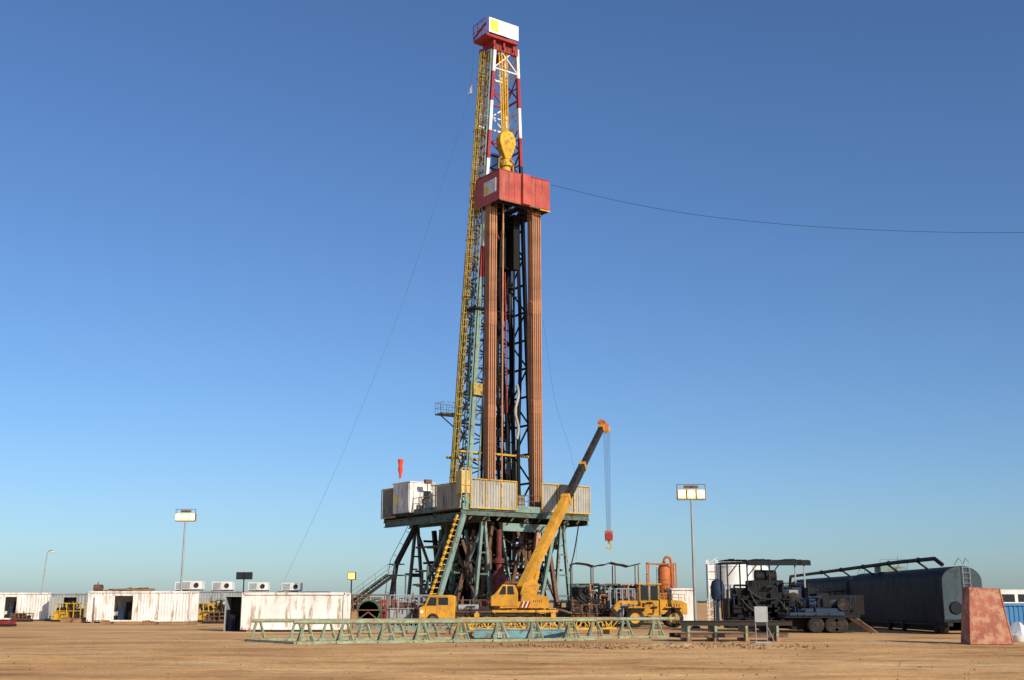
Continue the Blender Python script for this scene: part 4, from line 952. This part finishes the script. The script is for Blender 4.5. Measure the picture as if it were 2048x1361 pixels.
mb=MB()
def fr_(a,b):mb.beam(a,b,.05,.05,'boxred')
fr_((0,-.02,.04),(w,-.02,.04));fr_((0,0,0),(t0-bx0,.29,hh));fr_((w,0,0),(t1-bx0,.29,hh-.06));mb.make('edge_frame',o)
container(2009,72,6,1.7,2.4,0,'bluec',(),'bright blue ribbed container beside a red box','shipping_container','blue containers')
vn=thing('white_bus','white bus with dark windows and red lower stripe','bus',(*gp(2001,86),0))
mb=MB();mb.bx(0,8,0,2.4,.5,2.85,'white');b=mb.make('body',vn,None,.12)
mb=MB();
for k in range(6):mb.bx(.25+k*1.25,1.25+k*1.25,-.02,-.003,1.95,2.5,'glass')
mb.make('window',vn)
mb=MB();mb.bx(.05,7.95,-.03,-.005,1.3,1.85,'red');mb.make('stripe',vn)
for x in(1.4,6.4):
    mb=MB();mb.wheel((0,0,0),.5,.3,'y','rubber','galv');mb.make('wheel',vn,None,0,(x,.15,.5))
mb=MB();
prof=[(.05,0),(.6,.02),(.75,.3),(.6,.65),(.25,.85),(.02,.88)]
mb.lathe(prof,(0,0,0),'bag',14)
for i,v in enumerate(mb.v):
    n=noise.noise(Vector(v)*2.3);mb.v[i]=(v[0]*(1+.3*n),v[1]*(1+.3*n),v[2]*(1+.35*n))
tag(mb.make('bulk_bag',loc=(*gp(2040,60),0)),'crumpled white bulk bag on the ground','bag')
# ---------------------------------------------------------------- light, sky, camera
el=math.radians(26);sx,sy=.62,-.78;n=math.hypot(sx,sy);sx/=n;sy/=n
S=Vector((sx*math.cos(el),sy*math.cos(el),math.sin(el)))
sun=bpy.data.lights.new('sun','SUN');sun.energy=5.0;sun.angle=math.radians(.5);sun.color=(1,.87,.69)
so=bpy.data.objects.new('sun',sun);col.objects.link(so);so.rotation_mode='QUATERNION';so.rotation_quaternion=(-S).to_track_quat('-Z','Y')
w=bpy.data.worlds.new('World');scene.world=w;w.use_nodes=True;nt=w.node_tree;bg=nt.nodes['Background']
sk=nt.nodes.new('ShaderNodeTexSky');sk.sky_type='NISHITA';sk.sun_disc=False;sk.sun_elevation=el;sk.sun_rotation=math.atan2(sx,sy)
sk.air_density=1.0;sk.dust_density=.6;sk.ozone_density=2.0;sk.altitude=0
mx=nt.nodes.new('ShaderNodeMix');mx.data_type='RGBA';mx.blend_type='MULTIPLY';mx.inputs[0].default_value=1;mx.inputs[7].default_value=(.70,.94,1.28,1)
nt.links.new(sk.outputs[0],mx.inputs[6]);nt.links.new(mx.outputs[2],bg.inputs[0]);bg.inputs[1].default_value=.096
cam=bpy.data.cameras.new('camera');co=bpy.data.objects.new('camera',cam);col.objects.link(co)
cam.sensor_width=36;cam.lens=FP/2048*36;cam.clip_end=20000;cam.clip_start=.5
co.location=(0,0,H);co.rotation_euler=(math.pi/2+TH,0,0);scene.camera=co
scene.view_settings.view_transform='Standard'
